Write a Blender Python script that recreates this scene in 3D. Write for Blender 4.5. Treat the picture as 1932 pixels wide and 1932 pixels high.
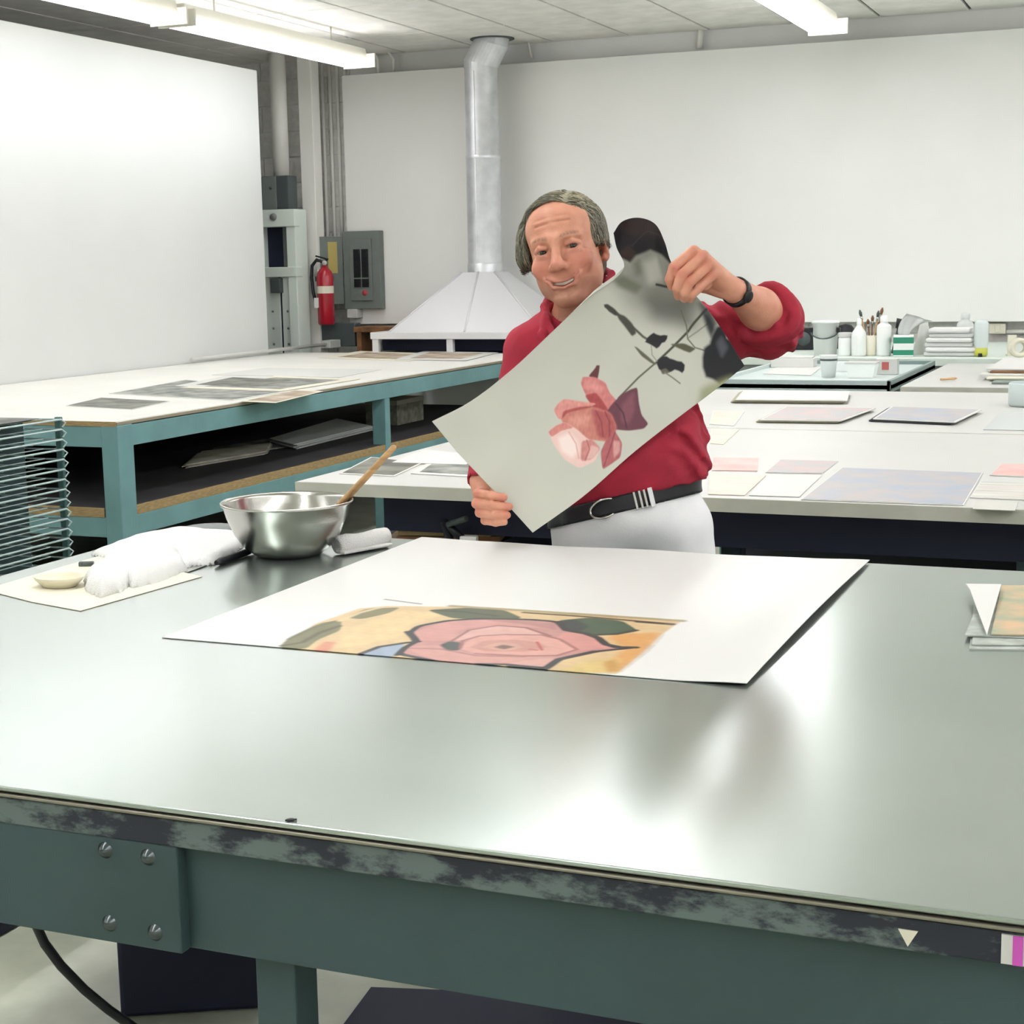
import bpy, bmesh, math, random
import numpy as np
from mathutils import Vector, Matrix

for _o in list(bpy.data.objects):
    bpy.data.objects.remove(_o, do_unlink=True)
S = bpy.context.scene
C = S.collection
random.seed(7)

# ------------------------------------------------------------ camera, world, exposure
def make_camera():
    cd = bpy.data.cameras.new('camera')
    cd.sensor_fit = 'HORIZONTAL'
    cd.sensor_width = 36.0
    cd.lens = 36.0 * 3026.8 / 1932.0
    cd.clip_start = 0.05
    cd.clip_end = 100
    pitch, roll, yaw = math.radians(8.763), math.radians(-1.0758), math.radians(-22.4388)
    fw = Vector((math.sin(yaw) * math.cos(pitch), math.cos(yaw) * math.cos(pitch), -math.sin(pitch)))
    ri = Vector((math.cos(yaw), -math.sin(yaw), 0))
    up = ri.cross(fw)
    r2 = ri * math.cos(roll) + up * math.sin(roll)
    u2 = up * math.cos(roll) - ri * math.sin(roll)
    m = Matrix((( r2.x, u2.x, -fw.x, 0.0), (r2.y, u2.y, -fw.y, 0.0), (r2.z, u2.z, -fw.z, 1.52), (0, 0, 0, 1)))
    o = bpy.data.objects.new('camera', cd)
    C.objects.link(o)
    o.matrix_world = m
    S.camera = o
make_camera()

S.view_settings.view_transform = 'Standard'
S.view_settings.look = 'None'
S.view_settings.gamma = 1.0
S.view_settings.use_curve_mapping = False
S.view_settings.exposure = 0.82
S.cycles.max_bounces = 5
S.cycles.adaptive_threshold = 0.03
S.cycles.use_light_tree = False
S.cycles.diffuse_bounces = 4
S.cycles.glossy_bounces = 3
S.cycles.caustics_reflective = False
LAMP = 7.6                                  # emission strength of the fluorescent tubes

W = bpy.data.worlds.new('world')
S.world = W
W.use_nodes = True
W.node_tree.nodes['Background'].inputs[0].default_value = (0.55, 0.62, 0.75, 1)
W.node_tree.nodes['Background'].inputs[1].default_value = 0.02

# ------------------------------------------------------------ materials
def srgb(r, g, b):
    f = lambda c: (c / 255 / 12.92) if c / 255 <= 0.04045 else ((c / 255 + 0.055) / 1.055) ** 2.4
    return (f(r), f(g), f(b), 1.0)
MATS = {}
def mat(name, rgb, rough=0.6, metal=0.0, var=0.0, vscale=8.0, bump=0.0, bscale=60.0, rgb2=None, coat=0.0, trans=0.0, emit=0.0, stretch=None, spec=0.5):
    if name in MATS:
        return MATS[name]
    m = bpy.data.materials.new(name)
    m.use_nodes = True
    nt = m.node_tree
    b = nt.nodes['Principled BSDF']
    b.inputs['Base Color'].default_value = srgb(*rgb)
    b.inputs['Roughness'].default_value = rough
    b.inputs['Metallic'].default_value = metal
    b.inputs['Coat Weight'].default_value = coat
    b.inputs['Transmission Weight'].default_value = trans
    b.inputs['Specular IOR Level'].default_value = spec
    if emit:
        b.inputs['Emission Color'].default_value = srgb(*rgb)
        b.inputs['Emission Strength'].default_value = emit
    if var or rgb2 or bump:
        tc = nt.nodes.new('ShaderNodeTexCoord')
        mp = nt.nodes.new('ShaderNodeMapping')
        nt.links.new(tc.outputs['Object'], mp.inputs['Vector'])
        if stretch:
            mp.inputs['Scale'].default_value = stretch
    if var or rgb2:
        n = nt.nodes.new('ShaderNodeTexNoise')
        n.inputs['Scale'].default_value = vscale
        n.inputs['Detail'].default_value = 5
        nt.links.new(mp.outputs[0], n.inputs['Vector'])
        r = nt.nodes.new('ShaderNodeValToRGB')
        c1 = rgb
        c2 = rgb2 or tuple(max(0, c * (1 - var)) for c in rgb)
        r.color_ramp.elements[0].position = 0.35
        r.color_ramp.elements[1].position = 0.65
        r.color_ramp.elements[0].color = srgb(*c2)
        r.color_ramp.elements[1].color = srgb(*c1)
        nt.links.new(n.outputs['Fac'], r.inputs[0])
        nt.links.new(r.outputs[0], b.inputs['Base Color'])
    if bump:
        n2 = nt.nodes.new('ShaderNodeTexNoise')
        n2.inputs['Scale'].default_value = bscale
        n2.inputs['Detail'].default_value = 4
        nt.links.new(mp.outputs[0], n2.inputs['Vector'])
        bp = nt.nodes.new('ShaderNodeBump')
        bp.inputs['Strength'].default_value = bump
        bp.inputs['Distance'].default_value = 0.01
        nt.links.new(n2.outputs['Fac'], bp.inputs['Height'])
        nt.links.new(bp.outputs[0], b.inputs['Normal'])
    MATS[name] = m
    return m

def vcol_mat(name, rough=0.6, bump=0.0, bscale=400, sss=0.0, spec=0.5):
    """material whose colour is the printed / painted colour stored on the mesh"""
    m = bpy.data.materials.new(name)
    m.use_nodes = True
    nt = m.node_tree
    b = nt.nodes['Principled BSDF']
    a = nt.nodes.new('ShaderNodeAttribute')
    a.attribute_name = 'pigment'
    nt.links.new(a.outputs['Color'], b.inputs['Base Color'])
    b.inputs['Roughness'].default_value = rough
    b.inputs['Specular IOR Level'].default_value = spec
    if sss:
        b.inputs['Subsurface Weight'].default_value = sss
        b.inputs['Subsurface Radius'].default_value = (0.012, 0.005, 0.003)
        b.inputs['Subsurface Scale'].default_value = 0.6
    if bump:
        tc = nt.nodes.new('ShaderNodeTexCoord')
        n2 = nt.nodes.new('ShaderNodeTexNoise')
        n2.inputs['Scale'].default_value = bscale
        n2.inputs['Detail'].default_value = 5
        nt.links.new(tc.outputs['Object'], n2.inputs['Vector'])
        bp = nt.nodes.new('ShaderNodeBump')
        bp.inputs['Strength'].default_value = bump
        bp.inputs['Distance'].default_value = 0.004
        nt.links.new(n2.outputs['Fac'], bp.inputs['Height'])
        nt.links.new(bp.outputs[0], b.inputs['Normal'])
    return m

# ------------------------------------------------------------ mesh helpers
class MB:
    """collects shapes in world coordinates; build() links them as one mesh object"""
    def __init__(s):
        s.bm = bmesh.new()
    def box(s, x0, x1, y0, y1, z0, z1, bev=0.0):
        v = [s.bm.verts.new(p) for p in ((x0,y0,z0),(x1,y0,z0),(x1,y1,z0),(x0,y1,z0),(x0,y0,z1),(x1,y0,z1),(x1,y1,z1),(x0,y1,z1))]
        fs = [s.bm.faces.new([v[i] for i in f]) for f in ((0,3,2,1),(4,5,6,7),(0,1,5,4),(1,2,6,5),(2,3,7,6),(3,0,4,7))]
        if bev:
            es = list({e for f in fs for e in f.edges})
            bmesh.ops.bevel(s.bm, geom=es, offset=bev, segments=2, profile=0.5, affect='EDGES')
        return s
    def obox(s, c, sx, sy, sz, rz=0.0, bev=0.0, rx=0.0, ry=0.0):
        """box centred at c, rotated"""
        n0 = len(s.bm.verts)
        old = set(s.bm.verts)
        s.box(-sx/2, sx/2, -sy/2, sy/2, -sz/2, sz/2, bev)
        M = Matrix.Translation(Vector(c)) @ Matrix.Rotation(rz, 4, 'Z') @ Matrix.Rotation(ry, 4, 'Y') @ Matrix.Rotation(rx, 4, 'X')
        for v in s.bm.verts:
            if v not in old:
                v.co = M @ v.co
        return s
    def prism(s, pts, z0=None, z1=None, thick=None):
        """polygon (list of 3-D points) given a thickness along -Z"""
        t = thick if thick is not None else 0.001
        top = [s.bm.verts.new(p) for p in pts]
        bot = [s.bm.verts.new((p[0], p[1], p[2] - t)) for p in pts]
        s.bm.faces.new(top)
        s.bm.faces.new(list(reversed(bot)))
        n = len(pts)
        for i in range(n):
            s.bm.faces.new([top[i], bot[i], bot[(i+1) % n], top[(i+1) % n]])
        bmesh.ops.recalc_face_normals(s.bm, faces=s.bm.faces[:])
        return s
    def tube(s, pts, r, n=10, cap=True, closed=False):
        pts = [Vector(p) for p in pts]
        rs = r if isinstance(r, (list, tuple)) else [r] * len(pts)
        rings = []
        L = len(pts)
        prev = None
        for i, p in enumerate(pts):
            a = pts[(i - 1) % L] if (i > 0 or closed) else p
            b = pts[(i + 1) % L] if (i < L - 1 or closed) else p
            t = (b - a).normalized()
            if prev is None:
                h = Vector((0, 0, 1)) if abs(t.z) < 0.9 else Vector((1, 0, 0))
                u = t.cross(h).normalized()
            else:
                u = (prev - t * prev.dot(t)).normalized()
            prev = u
            w = t.cross(u)
            rings.append([s.bm.verts.new(p + (u * math.cos(2*math.pi*k/n) + w * math.sin(2*math.pi*k/n)) * rs[i]) for k in range(n)])
        for i in range(L if closed else L - 1):
            A, B = rings[i], rings[(i + 1) % L]
            for k in range(n):
                f = s.bm.faces.new([A[k], A[(k+1) % n], B[(k+1) % n], B[k]])
                f.smooth = n > 6
        if cap and not closed:
            s.bm.faces.new(list(reversed(rings[0])))
            s.bm.faces.new(rings[-1])
        return s
    def lathe(s, c, prof, n=32, axis=None, smooth=True):
        """profile [(radius, height)] turned about a vertical (or given) axis at c"""
        c = Vector(c)
        ax = Vector(axis or (0, 0, 1)).normalized()
        h = Vector((1, 0, 0)) if abs(ax.x) < 0.9 else Vector((0, 1, 0))
        u = (h - ax * h.dot(ax)).normalized()
        w = ax.cross(u)
        rings = []
        for r, z in prof:
            if r < 1e-6:
                rings.append([s.bm.verts.new(c + ax * z)])
            else:
                rings.append([s.bm.verts.new(c + ax * z + (u * math.cos(2*math.pi*k/n) + w * math.sin(2*math.pi*k/n)) * r) for k in range(n)])
        for A, B in zip(rings[:-1], rings[1:]):
            for k in range(n):
                a0, a1 = A[k % len(A)], A[(k+1) % len(A)]
                b0, b1 = B[k % len(B)], B[(k+1) % len(B)]
                vs = []
                for v in (a0, a1, b1, b0):
                    if v not in vs:
                        vs.append(v)
                if len(vs) > 2:
                    f = s.bm.faces.new(vs)
                    f.smooth = smooth
        return s
    def quad(s, a, b, c, d):
        s.bm.faces.new([s.bm.verts.new(p) for p in (a, b, c, d)])
        return s
    def loft(s, rings, cap=True, smooth=False):
        """closed rings of equal length joined one to the next"""
        R_ = [[s.bm.verts.new(p) for p in r] for r in rings]
        n = len(R_[0])
        for A, B in zip(R_[:-1], R_[1:]):
            for k in range(n):
                f = s.bm.faces.new([A[k], A[(k+1) % n], B[(k+1) % n], B[k]])
                f.smooth = smooth
        if cap:
            s.bm.faces.new(list(reversed(R_[0])))
            s.bm.faces.new(R_[-1])
        return s

ORIGIN = {}
def link(name, me, m, parent=None, origin=None):
    o = bpy.data.objects.new(name, me)
    C.objects.link(o)
    if m is not None:
        me.materials.append(m)
    if parent is not None:
        o.parent = parent
        ORIGIN[o.name] = ORIGIN[parent.name]
    else:
        ORIGIN[o.name] = Vector(origin) if origin else Vector((0, 0, 0))
        o.location = ORIGIN[o.name]
    return o
def obj(name, mb, m, parent=None, origin=None, label=None):
    bm = mb.bm
    off = ORIGIN[parent.name] if parent is not None else None
    if off is None:
        if origin is None:
            cs = [v.co for v in bm.verts]
            origin = ((min(c.x for c in cs) + max(c.x for c in cs)) / 2, (min(c.y for c in cs) + max(c.y for c in cs)) / 2, min(c.z for c in cs))
        off = Vector(origin)
    bmesh.ops.translate(bm, verts=bm.verts[:], vec=-off)
    bmesh.ops.recalc_face_normals(bm, faces=bm.faces[:])
    me = bpy.data.meshes.new(name)
    bm.to_mesh(me)
    bm.free()
    o = link(name, me, m, parent, off if parent is None else None)
    if label:
        o['label'] = label
    return o
def tag(o, label, cat=None, group=None, kind=None):
    o['label'] = label
    if cat: o['category'] = cat
    if group: o['group'] = group
    if kind: o['kind'] = kind
    return o
def thing(name, label, cat, loc, group=None, kind=None):
    o = bpy.data.objects.new(name, None)
    C.objects.link(o)
    o.location = loc
    o.empty_display_size = 0.05
    ORIGIN[o.name] = Vector(loc)
    return tag(o, label, cat, group, kind)
def struct(name, mb, m, label, parent=None):
    o = obj(name, mb, m, parent)
    if parent is None:
        o['kind'] = 'structure'
        o['label'] = label
    return o
def copy_part(src, parent, loc):
    c = src.copy()
    C.objects.link(c)
    c.parent = parent
    c.location = loc
    ORIGIN[c.name] = ORIGIN[parent.name]
    return c

def part_at(name, mb, m, parent, loc):
    """part whose mesh is built about its own origin and then put at a world point"""
    bmesh.ops.recalc_face_normals(mb.bm, faces=mb.bm.faces[:])
    me = bpy.data.meshes.new(name)
    mb.bm.to_mesh(me)
    mb.bm.free()
    o = link(name, me, m, parent)
    o.location = Vector(loc) - ORIGIN[parent.name]
    return o

# palette
M_wall = mat('wall_paint', (234, 235, 232), 0.75, var=0.03, vscale=1.5)
M_board_left = mat('partition_white', (222, 225, 222), 0.7, var=0.015, vscale=1.2)
M_board = mat('white_board', (247, 247, 243), 0.7, var=0.015, vscale=1.2)
M_block = mat('painted_block', (232, 231, 226), 0.8, var=0.06, vscale=20, bump=0.3, bscale=120)
M_tile = mat('ceiling_tile', (250, 248, 241), 0.9, var=0.05, vscale=6, bump=0.25, bscale=220)
M_grid = mat('ceiling_grid', (62, 62, 58), 0.7)
M_floor = mat('floor_lino', (204, 210, 188), 0.35, var=0.2, vscale=3)
M_zinc = None
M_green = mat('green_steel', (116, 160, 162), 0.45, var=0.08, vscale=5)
M_ply = mat('plywood_edge', (176, 150, 104), 0.7, var=0.2, vscale=30, stretch=(1, 1, 12))
M_white = mat('white_laminate', (206, 207, 202), 0.4, var=0.02, vscale=2)
M_paper = mat('white_paper', (218, 219, 214), 0.6)
M_cream = mat('cream_paper', (232, 228, 208), 0.65)
M_edge = mat('table_edge_grey', (196, 198, 184), 0.55, var=0.05, vscale=10)
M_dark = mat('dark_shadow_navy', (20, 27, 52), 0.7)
M_black = mat('black_plastic', (18, 19, 26), 0.45)
M_steel = mat('brushed_steel', (190, 190, 184), 0.22, metal=1.0, bump=0.03, bscale=300)
M_galv = mat('galvanised_sheet', (232, 234, 238), 0.42, metal=0.6, var=0.07, vscale=9)
M_hood = mat('painted_hood', (226, 226, 228), 0.45, metal=0.2)
M_pale = mat('pale_green_enamel', (222, 233, 224), 0.5)
M_grey = mat('grey_enamel', (120, 128, 124), 0.5, var=0.05, vscale=8)
M_greyd = mat('dark_grey_enamel', (74, 84, 84), 0.5)
M_pipe = mat('painted_pipe', (234, 233, 226), 0.5)
M_red = mat('extinguisher_red', (176, 22, 44), 0.3, coat=0.4)
M_wood = mat('pale_wood', (214, 172, 118), 0.5, var=0.15, vscale=12, stretch=(1, 1, 8))
M_brown = mat('brown_wood', (150, 104, 66), 0.6, var=0.25, vscale=14)
M_fix = mat('fixture_enamel', (222, 220, 206), 0.5)
M_tube = mat('lit_tube', (250, 249, 254), 0.4, emit=LAMP)
M_tube_dim = mat('lit_tube_dim', (250, 249, 253), 0.4, emit=LAMP * 0.70)   # row by the partition, dimmed to keep the nearby board from overexposing
for _m in (M_tube, M_tube_dim):
    _m.cycles.emission_sampling = 'FRONT'
M_plastic = mat('white_plastic', (242, 245, 242), 0.4)
M_towel = mat('white_towel', (240, 241, 238), 0.9, bump=0.5, bscale=350)

# ------------------------------------------------------------ the room
CEIL = 3.15
XL, XR, YF, YB = -7.25, 6.6, -4.6, 11.42
struct('floor', MB().box(XL, XR, YF, YB, -0.1, 0.0), M_floor, 'pale green worn linoleum floor of the workshop')
struct('wall_left', MB().box(XL - 0.1, XL, YF, YB, 0, CEIL + 0.1), M_wall, 'pale workshop wall behind the tall white partition board')
struct('wall_right', MB().box(XR, XR + 0.1, YF, YB, 0, CEIL + 0.1), M_wall, 'pale side wall right of the view')
struct('wall_front', MB().box(XL, XR, YF - 0.1, YF, 0, CEIL + 0.1), M_wall, 'pale wall behind the camera')
wb = struct('wall_back', MB().box(XL, XR, YB, YB + 0.1, 0, CEIL + 0.1), M_wall, 'painted block wall behind the white pin board')
# blocks where the back wall shows: the strip left of the board and the band under it
def blocks():
    base = None
    bh, bl, j = 0.2, 0.4, 0.008
    for r in range(0, 16):
        z0 = r * bh
        off = 0.0 if r % 2 else bl / 2
        for k in range(0, 20):
            x0 = -7.2 + off + k * bl
            if x0 + bl > 0.4: continue
            cz = z0 + bh / 2
            if not (x0 < -6.0 or (0.75 < cz < 1.15)): continue
            if base is None:
                base = part_at('block', MB().box(0, bl - j, -0.012, 0.01, 0, bh - j, 0.003), M_block, wb, (x0, YB, z0))
            else:
                copy_part(base, wb, Vector((x0, YB, z0)) - ORIGIN[wb.name])
blocks()
ceil = struct('ceiling', MB().box(XL, XR, YF, YB, CEIL, CEIL + 0.1), M_grid, 'suspended ceiling of off-white rectangular tiles')
def tiles():
    base = None
    tw, tl, j = 0.597, 1.24, 0.020
    ys = [(10.51, YB)] + [(10.51 - (k + 1) * tl, 10.51 - k * tl) for k in range(0, 5)]
    for (y0, y1) in ys:
        for k in range(-4, 16):
            x0 = -4.92 + k * tw
            x1 = min(x0 + tw, XR)
            x0 = max(x0, XL)
            if abs((x1 - x0) - tw) > 1e-3 or y0 > 10:
                o = obj('tile', MB().box(x0 + j/2, x1 - j/2, y0 + j/2, y1 - j/2, CEIL - 0.014, CEIL + 0.004, 0.004), M_tile, ceil)
                continue
            if base is None:
                base = part_at('tile', MB().box(j/2, tw - j/2, j/2, tl - j/2, -0.014, 0.004, 0.004), M_tile, ceil, (x0, y0, CEIL))
            else:
                copy_part(base, ceil, Vector((x0, y0, CEIL)) - ORIGIN[ceil.name])
    # plain area nearer than the tiles
    obj('tile', MB().box(XL, XR, YF, 10.51 - 5 * tl, CEIL - 0.014, CEIL), M_tile, ceil)
tiles()

# ------------------------------------------------------------ fluorescent fixtures (the room's light)
FZ = 2.93                                   # height of the tube centres
def fixture(x, y0, y1, label):
    t = thing('fluorescent_fixture', label, 'ceiling light', (x, (y0 + y1) / 2, FZ - 0.04), 'fluorescent fixtures in rows')
    y = [(x - 0.05, FZ + 0.105), (x + 0.05, FZ + 0.105), (x + 0.07, FZ + 0.03), (x - 0.07, FZ + 0.03)]
    obj('housing', MB().loft([[(a, y0, b) for a, b in y], [(a, y1, b) for a, b in y]]), M_fix, t)
    for yy in (y0, y1):
        obj('end_cap', MB().box(x - 0.125, x + 0.125, yy - 0.008, yy + 0.008, FZ - 0.026, FZ + 0.07, 0.003), M_fix, t)
    for yy in (y0 + 0.4, y1 - 0.4):
        obj('hanger', MB().tube([(x, yy, FZ + 0.10), (x, yy, CEIL - 0.01)], 0.006, 8), M_fix, t)
    for k in range(4):
        xx = x - 0.087 + 0.058 * k
        obj('tube', MB().tube([(xx, y0 + 0.02, FZ), (xx, y1 - 0.02, FZ)], 0.019, 6), M_tube_dim if x < -4 else M_tube, t)
rows = [(-5.375, 'row above the left partition board'), (-2.08, 'row above the long white table'), (1.2, 'row right of the metal table'), (4.5, 'row nearest the right wall')]
segs = [(8.11, 10.36, 'farthest'), (5.78, 8.03, 'second farthest'), (3.45, 5.70, 'third farthest'), (1.13, 3.38, 'third nearest'), (-1.2, 1.05, 'added unseen second nearest'), (-3.53, -1.28, 'added unseen nearest')]  # nearest pair is unseen, added to brighten surfaces facing the camera
for x, rn in rows:
    for y0, y1, sn in segs:
        fixture(x, y0, y1, '%s lit fluorescent fixture in the %s' % (sn, rn))

# ------------------------------------------------------------ boards on the walls
o = obj('partition_board', MB().box(-6.10, -6.05, 1.5, 10.1, 0.90, 2.905, 0.006), M_board_left); tag(o, 'huge white partition board standing along the left bench', 'board')
t = thing('pin_board', 'white pin board behind the exhaust duct and across the back wall', 'board', (-3, 11.3, 1.08))
for a, b in ((-6.02, -4.74), (-4.737, 2.6)):
    obj('panel', MB().box(a, b, 11.30, 11.385, 1.08, 2.985, 0.004), M_board, t)
# conduit stub and bracket above the pin board
o = obj('conduit', MB().tube([(-3.1860, 11.3800, 3.1672), (-3.1939, 11.3800, 3.0079)], 0.022, 10), M_pipe); tag(o, 'short white conduit between ceiling and pin board', 'pipe')
for k, (u0, lab) in enumerate(((0, 'left'), (1, 'right'))):
    p = [(-5.7604, 11.3300, 3.1678), (-5.7223, 11.3300, 3.0906), (-5.7320, 11.3600, 2.9919)] if k == 0 else [(-5.6474, 11.3300, 3.1642), (-5.5871, 11.3300, 3.0820), (-5.6050, 11.3600, 2.9920)]
    o = obj('wire', MB().tube(p, 0.012, 8), M_pipe); tag(o, 'bent pale conduit above the pin board, %s of the pair' % lab, 'pipe')
o = obj('conduit', MB().tube([(-4.4859, 11.3300, 3.1630), (-4.4668, 11.3600, 3.0215)], 0.008, 8), M_pipe); tag(o, 'thin slanting wire just right of the duct elbow', 'wire')

# ------------------------------------------------------------ corner: column, conduits, machine frame
o = obj('pipe', MB().tube([(-6.38, 10.95, 2.222), (-6.38, 10.95, CEIL)], 0.062, 20), M_pipe); tag(o, 'thick white vertical pipe beside the edge of the partition board', 'pipe')
o = obj('beam', MB().box(-6.24, -6.12, 11.0, 11.12, 0, CEIL - 0.01, 0.006), M_pipe); tag(o, 'square cream column between thick white pipe and thin conduits', 'column')
names = ['leftmost', 'second', 'third', 'fourth', 'rightmost']
for k in range(5):
    x = -6.30 + 0.065 * k
    zb = [0.9, 0.9, 1.2, 1.6, 1.62][k]
    o = obj('conduit', MB().tube([(x, 11.38, zb), (x, 11.38, CEIL - 0.06)], 0.014, 8), M_pipe)
    tag(o, '%s of five thin vertical conduits in the back corner' % names[k], 'pipe', 'thin conduits in the corner')
t = thing('junction_box', 'grey steel junction box on the white corner pipe', 'electrical box', (-6.37, 10.82, 1.97))
obj('body', MB().box(-6.49, -6.26, 10.83, 10.97, 1.965, 2.22, 0.006), M_greyd, t)
obj('cover', MB().box(-6.485, -6.36, 10.818, 10.832, 1.97, 2.215, 0.003), M_grey, t)
obj('knob', MB().lathe((-6.40, 10.82, 2.13), [(0, 0), (0.01, 0), (0.01, 0.012), (0, 0.012)], 10, (0, -1, 0)), M_greyd, t)
t = thing('machine_frame', 'pale green steel machine frame with dark openings in the corner', 'machine', (-6.33, 10.8, 0.0))
obj('post', MB().box(-6.24, -6.16, 10.74, 10.92, 0, 1.965, 0.006), M_pale, t)
obj('post', MB().box(-6.56, -6.46, 10.74, 10.92, 0, 1.965, 0.006), M_pale, t)
p = obj('top_plate', MB().box(-6.50, -6.15, 10.72, 10.80, 1.835, 1.965, 0.006), M_pale, t)
obj('bolt', MB().lathe((-6.33, 10.72, 1.91), [(0, 0.02), (0.022, 0.02), (0.028, 0.0)], 14, (0, -1, 0)), M_grey, p)
obj('dark_panel', MB().box(-6.46, -6.24, 10.84, 10.86, 1.53, 1.835), M_dark, t)
obj('inner_plate', MB().box(-6.305, -6.235, 10.80, 10.84, 1.54, 1.835, 0.003), M_grey, t)
obj('middle_plate', MB().box(-6.50, -6.155, 10.73, 10.82, 1.46, 1.535, 0.004), M_pale, t)
obj('lower_panel', MB().box(-6.47, -6.335, 10.77, 10.80, 0, 1.46, 0.003), M_pale, t)
obj('lower_panel', MB().box(-6.315, -6.23, 10.77, 10.80, 0, 1.46, 0.003), M_pale, t)
obj('slot', MB().box(-6.335, -6.315, 10.785, 10.80, 0, 1.36), M_dark, t)
obj('motor', MB().box(-6.385, -6.30, 10.72, 10.775, 1.34, 1.45, 0.006), M_greyd, t)
for zz in (0.95, 1.07, 1.2):
    for xx in (-6.40, -6.27):
        obj('screw', MB().lathe((xx, 10.77, zz), [(0, 0.006), (0.008, 0.005), (0.01, 0)], 8, (0, -1, 0)), M_grey, t)

# white rail lying along the partition
t = thing('rail', 'long white rail running from the partition board into the corner', 'rail', (-5.98, 10.5, 0.93))
obj('rod', MB().tube([(-5.98, 9.0, 0.940), (-5.98, 10.9, 0.947)], 0.013, 10), M_white, t)
obj('end_block', MB().box(-6.02, -5.94, 10.82, 10.99, 0.915, 0.975, 0.005), M_white, t)

# ------------------------------------------------------------ fire extinguisher
t = thing('fire_extinguisher', 'red fire extinguisher hanging in the corner beside the grey breaker panel', 'fire extinguisher', (-6.03, 10.93, 1.09))
fx, fy = -6.025, 10.93
obj('cylinder', MB().lathe((fx, fy, 1.09), [(0, 0), (0.055, 0), (0.064, 0.012), (0.064, 0.36), (0.055, 0.4), (0.035, 0.425), (0.022, 0.435), (0.02, 0.45), (0, 0.45)], 28), M_red, t)
obj('valve', MB().lathe((fx, fy, 1.535), [(0, 0), (0.02, 0), (0.02, 0.035), (0.012, 0.05), (0, 0.05)], 14), M_steel, t)
obj('lever', MB().obox((fx - 0.02, fy, 1.60), 0.11, 0.018, 0.012, 0, 0.003, 0, 0.25).obox((fx - 0.015, fy, 1.575), 0.09, 0.016, 0.01, 0, 0.003, 0, -0.1), M_black, t)
obj('bracket', MB().box(-6.135, -5.99, 10.97, 11.012, 1.42, 1.46, 0.003), M_greyd, t)
obj('gauge', MB().lathe((fx + 0.015, fy - 0.02, 1.56), [(0, 0.012), (0.018, 0.012), (0.018, 0)], 14, (0, -1, 0)), M_white, t)
obj('hose', MB().tube([(fx - 0.01, fy, 1.565), (fx - 0.06, fy - 0.01, 1.585), (fx - 0.1, fy - 0.015, 1.54), (fx - 0.105, fy - 0.02, 1.45), (fx - 0.095, fy - 0.02, 1.34), (fx - 0.075, fy - 0.02, 1.26)], 0.013, 10), M_black, t)
obj('label', MB().lathe((fx, fy, 1.33), [(0.0648, 0), (0.0648, 0.055)], 28), M_cream, t)
obj('tag', MB().obox((fx - 0.045, fy - 0.066, 1.26), 0.035, 0.004, 0.075, 0.2), M_paper, t)
o = obj('switch_box', MB().box(-6.13, -5.83, 11.02, 11.12, 0.92, 1.1, 0.006), M_greyd); tag(o, 'dark grey-green switch box under the red extinguisher', 'electrical box')
o = obj('outlet_box', MB().box(-5.99, -5.9, 11.2, 11.3, 1.13, 1.2, 0.005), M_white); tag(o, 'small white outlet box under the breaker panel', 'electrical box')

# ------------------------------------------------------------ breaker panel
t = thing('breaker_panel', 'grey breaker panel with its door open on the pin board', 'electrical panel', (-5.9, 11.27, 1.2))
obj('box', MB().box(-6.02, -5.70, 11.225, 11.30, 1.2, 1.80, 0.005), M_grey, t)
obj('trim', MB().box(-5.955, -5.765, 11.205, 11.226, 1.265, 1.74, 0.004), M_grey, t)
for x0 in (-5.915, -5.845):
    b = obj('breaker_row', MB().box(x0, x0 + 0.055, 11.193, 11.206, 1.37, 1.66, 0.002), M_black, t)
    for k in range(10):
        obj('breaker', MB().box(x0 + 0.006, x0 + 0.049, 11.187, 11.194, 1.378 + k * 0.028, 1.398 + k * 0.028, 0.001), M_black, b)
obj('divider', MB().box(-5.92, -5.785, 11.186, 11.194, 1.432, 1.442), M_grey, t)
obj('sticker', MB().lathe((-5.83, 11.2045, 1.325), [(0, 0.001), (0.022, 0.001), (0.022, 0)], 16, (0, -1, 0)), mat('red_sticker', (196, 70, 76), 0.5), t)
d = obj('door', MB().obox((-6.075, 11.13, 1.50), 0.012, 0.21, 0.52, math.radians(-28), 0.003), M_grey, t)
obj('directory_card', MB().obox((-6.062, 11.132, 1.60), 0.004, 0.085, 0.24, math.radians(-28)), mat('yellow_card', (190, 172, 104), 0.7), d)

# ------------------------------------------------------------ exhaust hood and duct
t = thing('exhaust_hood', 'pale sheet metal exhaust hood with round duct rising to the ceiling', 'exhaust hood', (-4.66, 10.9, 0.93))
hx, hy = -4.72, 11.0
obj('duct', MB().lathe((hx, hy, 0), [(0.125, 1.50), (0.125, 2.28), (0.128, 2.285), (0.128, 2.31), (0.123, 2.315), (0.121, 2.95)], 36), M_galv, t)
obj('duct_collar', MB().lathe((hx, hy, 0), [(0.129, 1.46), (0.129, 1.53), (0.125, 1.535)], 36), M_galv, t)
obj('duct_seam', MB().obox((hx - 0.01, hy - 0.124, 2.2), 0.012, 0.006, 1.4, 0, 0.002), M_galv, t)
def elbow():
    mb = MB()
    rings = []
    for (dx, dy, z, tilt) in ((0, 0, 2.93, 0), (0.0, 0.0, 2.96, 0.12), (0.075, 0.02, 3.10, 0.12), (0.08, 0.03, 3.145, 0)):
        rings.append([(hx + dx + 0.124 * math.cos(a), hy + dy + 0.124 * math.sin(a), z + (-tilt) * 0.3 * math.cos(a)) for a in [2 * math.pi * k / 32 for k in range(32)]])
    mb.loft(rings, cap=False, smooth=False)
    return mb
obj('duct_elbow', elbow(), M_galv, t)
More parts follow.
